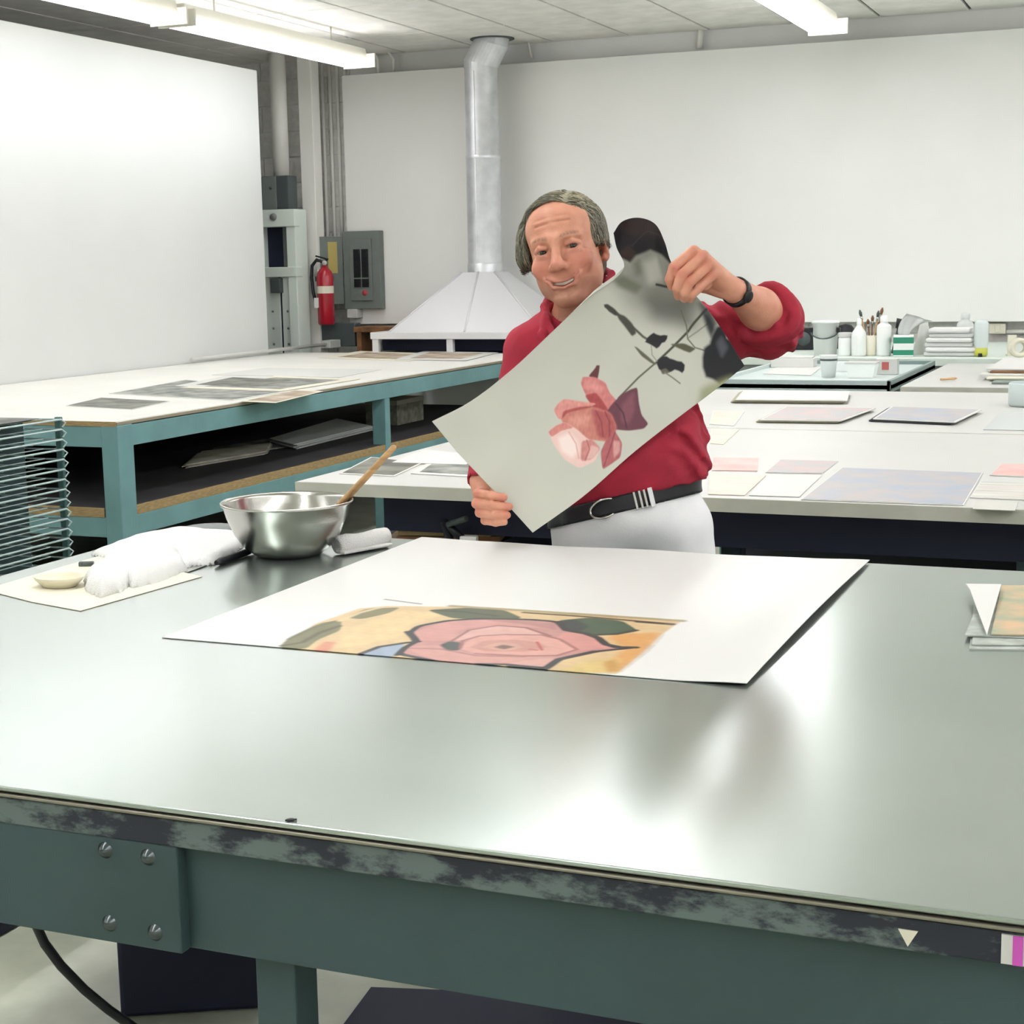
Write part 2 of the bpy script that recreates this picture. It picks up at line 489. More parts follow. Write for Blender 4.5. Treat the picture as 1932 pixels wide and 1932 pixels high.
obj('ceiling_flange', MB().lathe((hx + 0.08, hy + 0.03, 3.128), [(0.12, 0), (0.16, 0.0), (0.16, 0.012)], 32), M_greyd, t)
bx0, bx1, by0, by1, bz = -5.25, -4.06, 10.45, 11.28, 1.055
def ringq(x0, x1, y0, y1, z): return [(x0, y0, z), (x1, y0, z), (x1, y1, z), (x0, y1, z)]
obj('hood_cone', MB().loft([ringq(bx0, bx1, by0, by1, bz), ringq(hx - 0.13, hx + 0.13, hy - 0.13, hy + 0.13, 1.47)], cap=False), M_hood, t)
for (a, b) in (((bx0, by0), (hx - 0.13, hy - 0.13)), ((bx1, by0), (hx + 0.13, hy - 0.13)), (((bx0 + bx1) / 2, by0), (hx, hy - 0.13))):
    obj('seam', MB().tube([(a[0], a[1], bz), (b[0], b[1], 1.47)], 0.008, 8), M_hood, t)
obj('flange', MB().box(bx0 - 0.13, bx1 + 0.13, by0 - 0.05, by1, 1.005, 1.055, 0.005), M_hood, t)
for xx in (bx0 - 0.12, hx - 0.02 - 0.04, bx1 + 0.08):
    obj('post', MB().box(xx, xx + 0.05, by0 - 0.04, by0 + 0.0, 0.905, 1.01, 0.003), M_hood, t)
obj('back_shield', MB().box(bx0 - 0.12, bx1 + 0.12, by0 + 0.12, by0 + 0.14, 0.915, 1.01), M_dark, t)
o = obj('hot_plate', MB().box(bx0 - 0.1, bx1 + 0.1, by0 - 0.03, by1, 0.89, 0.905, 0.003), M_greyd); tag(o, 'dark flat plate under the exhaust hood', 'hot plate')
t = thing('wooden_stand', 'small brown wooden stand in the corner left of the hood', 'stand', (-5.5, 11.1, 0.9))
obj('shelf_board', MB().box(-5.82, -5.40, 10.98, 11.26, 1.03, 1.07, 0.004), M_brown, t)
obj('upright', MB().box(-5.80, -5.76, 10.99, 11.25, 0.62, 1.03), M_brown, t)
obj('upright', MB().box(-5.46, -5.42, 10.99, 11.25, 0.62, 1.03), M_brown, t)

# ------------------------------------------------------------ green steel bench along the partition
BX0, BX1, BY0, BY1 = -6.04, -4.03, 5.49, 10.36
t = thing('work_bench', 'long green steel bench with white top and lower shelf along the partition board', 'bench', ((BX0 + BX1) / 2, (BY0 + BY1) / 2, 0))
obj('top', MB().box(BX0, BX1, BY0, BY1, 0.892, 0.91, 0.002), mat('bench_white', (238, 237, 230), 0.5, var=0.03, vscale=2), t)
obj('top_edge', MB().box(BX1, BX1 + 0.006, BY0, BY1, 0.893, 0.905), mat('grey_ply_edge', (150, 142, 122), 0.7), t)
obj('top_edge', MB().box(BX0, BX1, BY0 - 0.006, BY0, 0.888, 0.908), M_ply, t)
obj('rail', MB().box(BX1 - 0.03, BX1 + 0.004, BY0, BY1, 0.80, 0.888, 0.003), M_green, t)
obj('rail', MB().box(BX0, BX1, BY0 - 0.003, BY0 + 0.03, 0.80, 0.888, 0.003), M_green, t)
obj('rail', MB().box(BX1 - 0.03, BX1 + 0.004, BY0, BY1, 0.42, 0.505, 0.003), M_green, t)
obj('rail', MB().box(BX0, BX1, BY0 - 0.004, BY0 + 0.03, 0.42, 0.505, 0.003), M_green, t)
for yy in (BY0 - 0.006, 7.93, BY1 - 0.1):
    wd = 0.11 if yy < 7 else 0.06
    zz = 0.80 if yy > 7 else 0.892
    obj('leg', MB().box(BX1 - 0.075, BX1 + 0.008, yy, yy + wd, 0, zz, 0.004), M_green, t)
    obj('leg', MB().box(BX0, BX0 + 0.075, yy, yy + wd, 0, zz, 0.004), M_green, t)
obj('shelf', MB().box(BX0, BX1 - 0.012, BY0, BY1, 0.505, 0.545, 0.002), mat('dark_shelf', (58, 56, 60), 0.7, var=0.2, vscale=4), t)  # shelf top darker than its ply edge
obj('shelf_edge', MB().box(BX1 - 0.012, BX1 + 0.002, BY0 + 0.11, BY1, 0.505, 0.545, 0.002), M_ply, t)
obj('shelf_edge', MB().box(BX0 + 0.08, BX1 - 0.08, BY0 - 0.006, BY0, 0.505, 0.545, 0.001), M_ply, t)
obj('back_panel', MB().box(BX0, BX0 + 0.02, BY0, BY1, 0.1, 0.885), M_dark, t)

# ------------------------------------------------------------ flat sheets lying on things
def sheet(name, pts, m, label, cat='print', img=None, thick=0.0015, inset=0.12, group=None, parent=None):
    """a flat sheet with real thickness; img = material of its printed area"""
    o = obj(name, MB().prism(pts, thick=thick), m, parent)
    if parent is None: tag(o, label, cat, group)
    if img:
        cx = sum(p[0] for p in pts) / len(pts); cy = sum(p[1] for p in pts) / len(pts)
        q = [(p[0] + (cx - p[0]) * inset, p[1] + (cy - p[1]) * inset, p[2] + 0.0008) for p in pts]
        obj('printed_image', MB().prism(q, thick=0.0007), img, o)
    return o
def pm(name, a, b, sc=9.0, stretch=None):
    return mat(name, a, 0.5, rgb2=b, vscale=sc, stretch=stretch)
I_bw = pm('grey_photo', (170, 172, 164), (92, 98, 92), 9)
I_bw2 = pm('dark_photo', (140, 140, 128), (64, 66, 60), 7)
I_brown = pm('brown_photo', (214, 200, 178), (146, 122, 96), 6)
I_col = pm('colour_collage', (206, 186, 178), (150, 160, 172), 8)
I_blue = pm('blue_collage', (168, 178, 192), (190, 182, 178), 9)
I_pink = pm('pink_print', (222, 170, 164), (230, 196, 188), 7)
I_pale = pm('pale_print', (204, 178, 176), (178, 184, 184), 10)
I_grn = pm('pale_yellow_print', (222, 219, 198), (222, 202, 192), 9)
M_stock = mat('grey_board', (168, 164, 140), 0.7)

bz_ = 0.912
sheet('print', [(-4.9940, 6.7564, 0.9125), (-4.0950, 6.4957, 0.9125), (-4.1047, 7.0315, 0.9125), (-5.1619, 7.6996, 0.9125)], M_paper, 'grey photograph lying at the near end of the green bench', img=I_bw, inset=0.05)
sheet('print', [(-4.9199, 7.2361, 0.9145), (-4.3116, 7.1460, 0.9145), (-4.3851, 7.7751, 0.9145), (-5.0858, 8.0225, 0.9145)], M_paper, 'photograph overlapping the near grey one on the green bench', img=I_bw2, inset=0.3)
sheet('print', [(-4.8264, 7.1464, 0.9140), (-4.1365, 7.0076, 0.9140), (-4.1316, 7.8559, 0.9140), (-4.7682, 8.0253, 0.9140)], M_cream, 'cream sheet with grey picture in the middle of the green bench', img=I_bw, inset=0.25)
sheet('print', [(-4.0228, 6.4493, 0.9125), (-3.8086, 6.4004, 0.9125), (-3.9238, 7.0598, 0.9125), (-4.1166, 7.1319, 0.9125)], M_cream, 'narrow cream strip near the front edge of the bench', img=I_brown, inset=0.15)
sheet('print', [(-5.2299, 8.0779, 0.9125), (-4.3276, 7.9746, 0.9125), (-4.3964, 8.6358, 0.9125), (-5.2385, 8.6928, 0.9125)], M_paper, 'white sheet with thin border toward the middle of the bench', img=None)
sheet('print', [(-5.4358, 9.7230, 0.9125), (-4.6109, 9.4403, 0.9125), (-4.6579, 10.2113, 0.9125), (-5.5459, 10.5598, 0.9125)], M_cream, 'cream and brown print at the far end of the bench', img=I_brown, inset=0.3)
sheet('print', [(-4.7687, 9.5645, 0.9145), (-4.2201, 9.4964, 0.9145), (-4.3709, 10.3866, 0.9145), (-5.0231, 10.5510, 0.9145)], M_paper, 'brown print lying before the exhaust hood', img=I_brown, inset=0.3)
sheet('print', [(-4.7442, 6.0922, 0.9125), (-4.2981, 5.9824, 0.9125), (-4.3771, 6.3878, 0.9125), (-4.8661, 6.5177, 0.9125)], M_paper, 'dark print at the bench corner behind the wire rack', img=I_bw2, inset=0.04)

# things on the bench shelf (shelf top z 0.545)
def shelf_stack(u, name, label, pts, n, m, cat='paper stack', lift=0.004):
    t = thing(name, label, cat, pts[0])
    for k in range(n):
        j = 0.01 * math.sin(k * 2.3)
        obj('sheet', MB().prism([(p[0] + j, p[1] + j * 1.7, p[2] + lift * (k + 1)) for p in pts], thick=lift * 0.8), m, t)
shelf_stack(0, 'paper_stack', 'slipping pile of grey papers on the shelf near the bench leg', [(-4.5266, 6.7133, 0.5470), (-4.4389, 7.3289, 0.5470), (-4.6237, 7.6939, 0.5470), (-4.7822, 7.2476, 0.5470)], 5, mat('old_paper', (236, 232, 214), 0.7, var=0.2, vscale=6))
shelf_stack(0, 'paper_stack', 'fan of white boards on the shelf in the middle of the bench', [(-4.3953, 7.5895, 0.5470), (-4.4461, 8.6030, 0.5470), (-4.8817, 8.9747, 0.5470), (-4.6937, 7.8407, 0.5470)], 6, M_plastic, lift=0.005)
sheet('print', [(-4.6309, 7.2176, 0.5490), (-4.4926, 7.7594, 0.5490), (-4.8322, 8.1045, 0.5490), (-4.8995, 7.5331, 0.5490)], I_bw, 'grey folded sheets behind the shelf papers', 'paper', thick=0.012)
t = thing('carton', 'small grey printed carton on the bench shelf', 'box', (-4.4859, 9.1595, 0.5470))
a = Vector((-4.4248, 8.8990, 0.5470)); b = Vector((-4.4193, 9.2789, 0.5470))
mid = (a + b) / 2
obj('body', MB().obox((mid.x - 0.12, mid.y, 0.547 + 0.075), 0.22, (b - a).length, 0.15, 0, 0.003), mat('carton_grey', (150, 150, 132), 0.8, var=0.25, vscale=30), t)
obj('lid', MB().obox((mid.x - 0.12, mid.y, 0.547 + 0.14), 0.226, (b - a).length + 0.006, 0.03, 0, 0.003), mat('carton_lid', (166, 164, 146), 0.8), t)

# ------------------------------------------------------------ wire drying rack
def rack():
    x0, x1, y0, y1 = -4.35, -3.42, 3.0, 4.36
    t = thing('drying_rack', 'green wire drying rack of many close trays at the left edge', 'drying rack', ((x0 + x1) / 2, (y0 + y1) / 2, 0))
    m = mat('rack_wire', (176, 196, 196), 0.35, metal=0.5)
    md = mat('rack_wire_dark', (70, 104, 100), 0.5)
    base = None
    n = 29
    for k in range(n):
        z = 0.10 + k * 0.0335
        if base is None:
            mb = MB()
            mb.tube([(0, 0, 0), (x1 - x0, 0, 0), (x1 - x0, y1 - y0, 0), (0, y1 - y0, 0)], 0.0036, 6, closed=True)
            for j in range(1, 12):
                xx = (x1 - x0) * j / 12
                mb.tube([(xx, 0, 0), (xx, y1 - y0, 0)], 0.002, 4)
            for j in range(1, 9):
                yy = (y1 - y0) * j / 9
                mb.tube([(0, yy, -0.004), (x1 - x0, yy, -0.004)], 0.002, 4)
            mb.tube([(x1 - x0, y1 - y0, 0), (x1 - x0 + 0.008, y1 - y0 + 0.012, -0.012), (x1 - x0, y1 - y0 + 0.004, -0.026)], 0.003, 6)
            base = part_at('tray', mb, m, t, (x0, y0, z))
        else:
            copy_part(base, t, Vector((x0, y0, z)) - ORIGIN[t.name])
    for yy in (y0 + 0.0, y1 + 0.012):
        for xx in (x0, x1 - 0.02):
            obj('post', MB().box(xx - 0.012, xx + 0.012, yy - 0.008, yy + 0.008, 0.06, 1.045, 0.003), md, t)
    for k in range(0, n, 1):
        pass
    obj('base_frame', MB().box(x0 - 0.02, x1 + 0.02, y0 - 0.02, y1 + 0.03, 0.05, 0.075, 0.004), md, t)
    for xx in (x0 + 0.04, x1 - 0.04):
        for yy in (y0 + 0.04, y1 - 0.04):
            obj('caster', MB().lathe((xx - 0.012, yy, 0.026), [(0, 0), (0.025, 0), (0.025, 0.024), (0, 0.024)], 14, (1, 0, 0)), M_black, t)
    obj('back_sheet', MB().box(x1 - 0.16, x1 - 0.15, y0 + 0.02, y1 - 0.01, 0.08, 1.03), mat('rack_inner', (40, 62, 64), 0.6), t)
    sheet('print', [(x0 + 0.1, y0 + 0.1, 1.045), (x1 - 0.05, y0 + 0.1, 1.045), (x1 - 0.05, y1 - 0.05, 1.045), (x0 + 0.1, y1 - 0.05, 1.045)], I_bw2, 'dark grey print drying on the top tray of the wire rack', inset=0.1)
rack()

# ------------------------------------------------------------ long white table behind the man (two tables end to end)
TX0, TX1 = -2.34, 2.4
def white_table(y0, y1, label, z=0.91, dark=True):
    t = thing('work_table', label, 'table', ((TX0 + TX1) / 2, (y0 + y1) / 2, 0))
    obj('top', MB().box(TX0, TX1, y0, y1, z - 0.036, z, 0.003), M_white, t)
    obj('edge_band', MB().box(TX0 - 0.002, TX1, y0 - 0.004, y0, z - 0.037, z - 0.001), M_edge, t)
    obj('apron', MB().box(TX0 + 0.2, TX1 - 0.2, y0 + 0.16, y0 + 0.19, z - 0.16, z - 0.036), M_dark, t)  # dark strip standing in for the shadow beneath the top
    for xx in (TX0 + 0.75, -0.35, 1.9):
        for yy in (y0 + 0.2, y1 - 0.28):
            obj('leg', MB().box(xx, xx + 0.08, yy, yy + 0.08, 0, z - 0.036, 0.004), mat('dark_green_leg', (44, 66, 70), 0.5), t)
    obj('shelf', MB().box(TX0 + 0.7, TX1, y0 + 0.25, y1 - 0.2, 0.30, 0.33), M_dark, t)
    return t
white_table(4.03, 5.74, 'long white-topped table directly behind the man')
white_table(5.76, 7.50, 'white-topped table pushed against the far side of the long one')
Zt = 0.9125
sheet('print', [(-0.8668, 4.0386, 0.9125), (-0.4635, 4.0446, 0.9125), (-0.4841, 4.6751, 0.9125), (-0.8883, 4.6976, 0.9125)], M_paper, 'large blue and pink collage print at the front of the white table', img=I_blue, inset=0.02)
sheet('print', [(-1.2401, 4.5471, 0.9125), (-1.1088, 4.5674, 0.9125), (-1.1785, 4.8676, 0.9125), (-1.3172, 4.8485, 0.9125)], I_pink, 'small pink sheet on the white table beside the red shirt')
sheet('print', [(-1.0782, 4.5380, 0.9125), (-0.9170, 4.5542, 0.9125), (-0.9262, 4.8457, 0.9125), (-1.1047, 4.8435, 0.9125)], M_paper, 'pale pink print left of the large collage', img=I_pale, inset=0.03)
sheet('print', [(-1.1200, 4.0700, 0.9125), (-1.0230, 4.0756, 0.9125), (-1.0605, 4.4701, 0.9125), (-1.2256, 4.4765, 0.9125)], I_grn, 'pale yellow print at the front edge by the white trousers')
sheet('print', [(-1.0124, 4.0784, 0.9125), (-0.8807, 4.0836, 0.9125), (-0.9092, 4.5084, 0.9125), (-1.0588, 4.4824, 0.9125)], M_paper, 'blank white sheet in front of the pale pink print')
sheet('print', [(-0.4624, 4.6332, 0.9125), (-0.3691, 4.6220, 0.9125), (-0.3076, 4.9172, 0.9125), (-0.4561, 4.8938, 0.9125)], M_paper, 'pink and grey print on the right rim of the white table', img=I_pink, inset=0.05)
sheet('print', [(-0.4644, 4.1851, 0.9125), (-0.2960, 4.1731, 0.9125), (-0.2799, 4.4997, 0.9125), (-0.4717, 4.4940, 0.9125)], M_paper, 'grey striped print right of the large collage', img=pm('striped', (226, 222, 214), (190, 190, 184), 5, (1, 12, 1)), inset=0.04)
sheet('print', [(-0.4357, 3.9895, 0.9125), (-0.3370, 3.9903, 0.9125), (-0.3428, 4.1417, 0.9125), (-0.4427, 4.1430, 0.9125)], mat('grey_print', (206, 206, 198), 0.6), 'small grey sheet at the front right of the white table')
def board_stack(name, pts, label, n, img, edge):
    t = thing(name, label, 'print stack', pts[0])
    for k in range(n):
        j = 0.009 * (k - n / 2)
        q = [(p[0] + j, p[1] - j * 0.6, 0.912 + 0.004 * (k + 1)) for p in pts]
        o = obj('sheet', MB().prism(q, thick=0.0036), edge if k < n - 1 else M_paper, t)
        if k == n - 1:
            cx = sum(p[0] for p in q) / 4; cy = sum(p[1] for p in q) / 4
            obj('printed_image', MB().prism([(p[0] + (cx - p[0]) * .06, p[1] + (cy - p[1]) * .06, p[2] + 0.001) for p in q], thick=0.0009), img, o)
board_stack('print_stack', [(-1.0377, 6.0752, 0.9125), (-0.7279, 5.9975, 0.9125), (-0.6905, 6.5128, 0.9125), (-1.0512, 6.5855, 0.9125)], 'stack of blue-white prints with dark edges on the far white table', 3, I_blue, mat('dark_edge', (60, 60, 66), 0.7))
board_stack('print_stack', [(-1.7459, 6.7638, 0.9125), (-1.2727, 6.7949, 0.9125), (-1.3522, 7.2801, 0.9125), (-1.8370, 7.2621, 0.9125)], 'low stack of white sheets with olive board edge on the far table', 4, M_paper, M_stock)
board_stack('print_stack', [(-1.4398, 5.9523, 0.9125), (-1.1375, 5.9730, 0.9125), (-1.1012, 6.5047, 0.9125), (-1.4682, 6.5081, 0.9125)], 'pale prints left of the blue-white stack', 3, I_pale, M_stock)
sheet('print', [(-0.6116, 5.8689, 0.9125), (-0.4239, 5.8719, 0.9125), (-0.4237, 6.5186, 0.9125), (-0.6195, 6.5036, 0.9125)], mat('grey_blue_sheet', (196, 202, 200), 0.6), 'plain grey sheet at the right rim of the far white table')
sheet('print', [(-1.6075, 5.8563, 0.9125), (-1.5015, 5.8176, 0.9125), (-1.6042, 6.3862, 0.9125), (-1.7433, 6.4081, 0.9125)], M_paper, 'pale sketch sheet beside the lower corner of the held print', img=I_grn, inset=0.1)
sheet('print', [(-1.4330, 5.2341, 0.9125), (-1.3816, 5.2130, 0.9125), (-1.4492, 5.6917, 0.9125), (-1.5586, 5.7072, 0.9125)], M_cream, 'cream sheet tucked close behind the red shirt', img=I_grn, inset=0.1)
# left part of the same table
sheet('print', [(-2.2946, 4.2075, 0.9125), (-2.1024, 4.1940, 0.9125), (-2.1615, 4.5185, 0.9125), (-2.3930, 4.6059, 0.9125)], M_paper, 'grey photograph on the left end of the white table', img=I_bw2, inset=0.08)
sheet('print', [(-2.0829, 4.2608, 0.9125), (-1.8481, 4.2343, 0.9125), (-1.9485, 4.5702, 0.9125), (-2.1762, 4.6285, 0.9125)], M_paper, 'white sheet with dark edge beside the left corner of the held print', img=I_bw, inset=0.2)
sheet('print', [(-2.2533, 4.4795, 0.9145), (-2.0016, 4.4861, 0.9145), (-2.0698, 4.7248, 0.9145), (-2.3058, 4.8227, 0.9145)], M_paper, 'white sheet farther back on the left end of the white table', img=None)

# under the left end of the white table
t = thing('lumber_pile', 'pile of tan and brown boards on a dark crate below the white table', 'boards', (-2.0, 4.7, 0))
for k in range(5):
    obj('board', MB().obox((-2.08 + 0.02 * k, 4.58, 0.70 + 0.021 * k), 0.34 - 0.03 * k, 0.7, 0.019, 0.25 + 0.05 * math.sin(2.1 * k), 0.002), M_brown if k % 2 else M_ply, t)
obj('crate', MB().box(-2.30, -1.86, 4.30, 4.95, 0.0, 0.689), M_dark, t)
t = thing('folding_stool', 'black folding stool frame under the white table', 'stool', (-1.6, 4.12, 0))
obj('rod', MB().tube([(-1.9169, 4.1300, 0.7932), (-1.8516, 4.1300, 0.7393)], 0.013, 8), M_black, t)
obj('rod', MB().tube([(-1.9007, 4.1200, 0.7878), (-1.8332, 4.1000, 0.8122)], 0.009, 8), M_greyd, t)
obj('foot', MB().tube([(-1.8516, 4.1300, 0.7393), (-1.52, 4.12, 0.0)], 0.013, 8), M_black, t)
obj('foot', MB().tube([(-1.9169, 4.1300, 0.7932), (-1.66, 4.14, 0.0)], 0.013, 8), M_black, t)
obj('white_box', MB().obox((-1.8400, 4.1300, 0.7398), 0.05, 0.03, 0.035, 0.2, 0.004), M_plastic, t)  # small white box joined to the stool frame

# ------------------------------------------------------------ the big metal-topped table in front
def zinc():
    m = bpy.data.materials.new('zinc_sheet')
    m.use_nodes = True
    nt = m.node_tree
    b = nt.nodes['Principled BSDF']
    b.inputs['Metallic'].default_value = 0.85
    tc = nt.nodes.new('ShaderNodeTexCoord')
    mp = nt.nodes.new('ShaderNodeMapping')
    mp.inputs['Scale'].default_value = (1.2, 3.0, 1)
    nt.links.new(tc.outputs['Object'], mp.inputs['Vector'])
    n = nt.nodes.new('ShaderNodeTexNoise')
    n.inputs['Scale'].default_value = 1.6
    n.inputs['Detail'].default_value = 3
    nt.links.new(mp.outputs[0], n.inputs['Vector'])
    r = nt.nodes.new('ShaderNodeValToRGB')
    r.color_ramp.elements[0].position = 0.1
    r.color_ramp.elements[1].position = 0.9
    r.color_ramp.elements[0].color = srgb(180, 191, 185)
    r.color_ramp.elements[1].color = srgb(194, 204, 198)
    nt.links.new(n.outputs['Fac'], r.inputs[0])
    nt.links.new(r.outputs[0], b.inputs['Base Color'])
    rr = nt.nodes.new('ShaderNodeMapRange')
    rr.inputs['To Min'].default_value = 0.22
    rr.inputs['To Max'].default_value = 0.26
    nt.links.new(n.outputs['Fac'], rr.inputs['Value'])
    nt.links.new(rr.outputs[0], b.inputs['Roughness'])
    return m
M_zinc = zinc()
def scuffed():
    m = bpy.data.materials.new('scuffed_band')
    m.use_nodes = True
    nt = m.node_tree
    b = nt.nodes['Principled BSDF']
    b.inputs['Roughness'].default_value = 0.55
    tc = nt.nodes.new('ShaderNodeTexCoord')
    mp = nt.nodes.new('ShaderNodeMapping')
    mp.inputs['Scale'].default_value = (1.0, 1.0, 2.2)
    nt.links.new(tc.outputs['Object'], mp.inputs['Vector'])
    n = nt.nodes.new('ShaderNodeTexNoise')
    n.inputs['Scale'].default_value = 9
    n.inputs['Detail'].default_value = 9
    n.inputs['Roughness'].default_value = 0.68
    nt.links.new(mp.outputs[0], n.inputs['Vector'])
    r = nt.nodes.new('ShaderNodeValToRGB')
    r.color_ramp.elements[0].position = 0.47
    r.color_ramp.elements[1].position = 0.56
    r.color_ramp.elements[0].color = srgb(40, 44, 56)
    r.color_ramp.elements[1].color = srgb(104, 118, 116)
    nt.links.new(n.outputs['Fac'], r.inputs[0])
    nt.links.new(r.outputs[0], b.inputs['Base Color'])
    return m
M_scuff = scuffed()
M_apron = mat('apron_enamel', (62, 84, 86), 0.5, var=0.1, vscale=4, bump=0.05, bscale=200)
AX0, AX1, AY0, AY1, AZ = -2.13, 1.55, 1.436, 3.118, 0.93
t = main = thing('printing_table', 'large metal-topped printing table in the foreground', 'table', ((AX0 + AX1) / 2, (AY0 + AY1) / 2, 0))
obj('top', MB().box(AX0, AX1, AY0, AY1, AZ - 0.006, AZ, 0.0015), M_zinc, t)
obj('moulding', MB().box(AX0, AX1, AY0 - 0.003, AY0 + 0.01, AZ - 0.012, AZ - 0.008, 0.0015), mat('dull_trim', (150, 146, 132), 0.35, metal=0.8), t)
obj('edge_band', MB().box(AX0, AX1, AY0 + 0.002, AY0 + 0.03, AZ - 0.046, AZ - 0.014, 0.002), M_scuff, t)
obj('edge_band', MB().box(AX0 + 0.002, AX0 + 0.03, AY0 + 0.03, AY1, AZ - 0.046, AZ - 0.006, 0.002), M_scuff, t)
obj('edge_band', MB().box(AX0 + 0.03, AX1, AY1 - 0.03, AY1 - 0.002, AZ - 0.046, AZ - 0.006, 0.002), M_scuff, t)
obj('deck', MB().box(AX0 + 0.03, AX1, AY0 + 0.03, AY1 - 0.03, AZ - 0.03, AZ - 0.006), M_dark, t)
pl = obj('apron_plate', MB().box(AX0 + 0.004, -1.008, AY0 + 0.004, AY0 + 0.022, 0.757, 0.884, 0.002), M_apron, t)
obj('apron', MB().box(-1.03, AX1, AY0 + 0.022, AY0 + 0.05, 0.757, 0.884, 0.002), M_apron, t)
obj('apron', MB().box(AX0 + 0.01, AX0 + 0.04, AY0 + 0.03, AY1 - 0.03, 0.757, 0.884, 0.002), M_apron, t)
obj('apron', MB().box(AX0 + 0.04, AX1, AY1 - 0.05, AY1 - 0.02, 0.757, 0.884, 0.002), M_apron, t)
for (x, z) in ((-1.105, 0.868), (-1.047, 0.867), (-1.105, 0.780), (-1.043, 0.778)):
    obj('bolt', MB().lathe((x, AY0 + 0.004, z), [(0, 0.007), (0.004, 0.0068), (0.0065, 0.004), (0.0085, 0.002), (0.010, 0.0)], 16, (0, -1, 0)), mat('dark_bolt', (96, 104, 106), 0.25, metal=1.0), pl)
for xx in (-1.98, -0.945, 0.3, 1.4):
    for yy in (AY0 + 0.055, AY1 - 0.12):
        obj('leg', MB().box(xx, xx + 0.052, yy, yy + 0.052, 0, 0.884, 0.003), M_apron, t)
obj('sticker', MB().box(-0.122, -0.096, AY0 - 0.0005, AY0 + 0.003, 0.886, 0.914), M_paper, t, label='white corner of a pink-striped sticker')
obj('sticker', MB().box(-0.112, -0.103, AY0 - 0.0011, AY0 - 0.0004, 0.886, 0.914), mat('pink_stripe', (214, 90, 196), 0.5), t, label='pink stripe of a sticker')
obj('tape_scrap', MB().loft([[(-0.214, AY0 + 0.0005, 0.905), (-0.196, AY0 + 0.0005, 0.905), (-0.205, AY0 + 0.0005, 0.889)], [(-0.214, AY0 + 0.003, 0.905), (-0.196, AY0 + 0.003, 0.905), (-0.205, AY0 + 0.003, 0.889)]]), M_cream, t, label='torn triangle of masking tape')
o = obj('screw', MB().lathe((-0.8641, 1.4474, 0.9300), [(0.0045, 0), (0.0045, 0.0008), (0, 0.0016)], 10).tube([(-0.8665, 1.4403, 0.9315), (-0.8562, 1.4475, 0.9315)], 0.0012, 6), M_black); tag(o, 'tiny black screw on the front rim of the metal table', 'screw')
# on the floor under the table
o = obj('cable', MB().tube([(-1.3155, 1.5600, 0.7276), (-1.3293, 1.5800, 0.6927), (-1.3329, 1.6000, 0.6549), (-1.3333, 1.6300, 0.6112), (-1.3208, 1.6600, 0.5655), (-1.3068, 1.6900, 0.5260), (-1.2814, 1.7200, 0.4855), (-1.2442, 1.7600, 0.4296), (-0.86, 1.9, 0.30), (-0.70, 2.1, 0.02), (-0.5, 2.3, 0.008)], 0.0065, 10), M_black); tag(o, 'black cable hanging below the table front', 'cable')
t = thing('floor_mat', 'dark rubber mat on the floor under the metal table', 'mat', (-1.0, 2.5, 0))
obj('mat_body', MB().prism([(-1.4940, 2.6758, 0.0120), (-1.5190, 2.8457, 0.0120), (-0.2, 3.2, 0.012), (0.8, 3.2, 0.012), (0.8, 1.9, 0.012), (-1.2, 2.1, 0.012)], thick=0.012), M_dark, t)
t = thing('shadow_block', 'dark block standing in for the shadow on the floor below the bolted apron plate', 'shadow block', (-1.9, 2.6, 0))  # dark box put where shadow lies under the table
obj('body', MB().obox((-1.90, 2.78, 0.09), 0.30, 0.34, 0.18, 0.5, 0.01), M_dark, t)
obj('lid', MB().obox((-1.90, 2.78, 0.19), 0.31, 0.35, 0.02, 0.5, 0.006), mat('shadow_block_top', (40, 30, 44), 0.6), t)
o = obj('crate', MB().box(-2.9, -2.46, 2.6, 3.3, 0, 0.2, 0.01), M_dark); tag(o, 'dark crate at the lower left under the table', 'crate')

# ------------------------------------------------------------ steel bowl and spatula
bc = Vector((-1.6935, 2.8744, 0.9300))
t = thing('mixing_bowl', 'stainless steel mixing bowl standing on the metal table', 'bowl', bc)
prof = [(0.0, 0.001), (0.064, 0.001), (0.070, 0.003), (0.090, 0.018), (0.110, 0.046), (0.125, 0.080), (0.1325, 0.106), (0.1375, 0.109), (0.1385, 0.112), (0.1365, 0.1145), (0.132, 0.112), (0.1305, 0.106), (0.123, 0.080), (0.108, 0.047), (0.088, 0.020), (0.068, 0.006), (0.0, 0.005)]
bo = obj('body', MB().lathe(bc, prof, 64), M_steel, t)
s0, s1 = Vector((-1.6634, 2.9768, 0.9850)), Vector((-1.4555, 2.9076, 1.1597))
t = thing('wooden_spatula', 'pale wooden spatula leaning in the steel bowl', 'spatula', s0)
ax = (s1 - s0).normalized()
obj('handle', MB().tube([s0 + ax * 0.02, s0 + ax * 0.07, s1 - ax * 0.004, s1], [0.0085, 0.0078, 0.0062, 0.004], 12), M_wood, t)
bl = s0 - ax * 0.03
obj('blade', MB().tube([s0 - ax * 0.028, s0 - ax * 0.01, s0 + ax * 0.022, s0 + ax * 0.03], [0.011, 0.012, 0.010, 0.008], 12), mat('wet_wood', (222, 200, 168), 0.4), t)

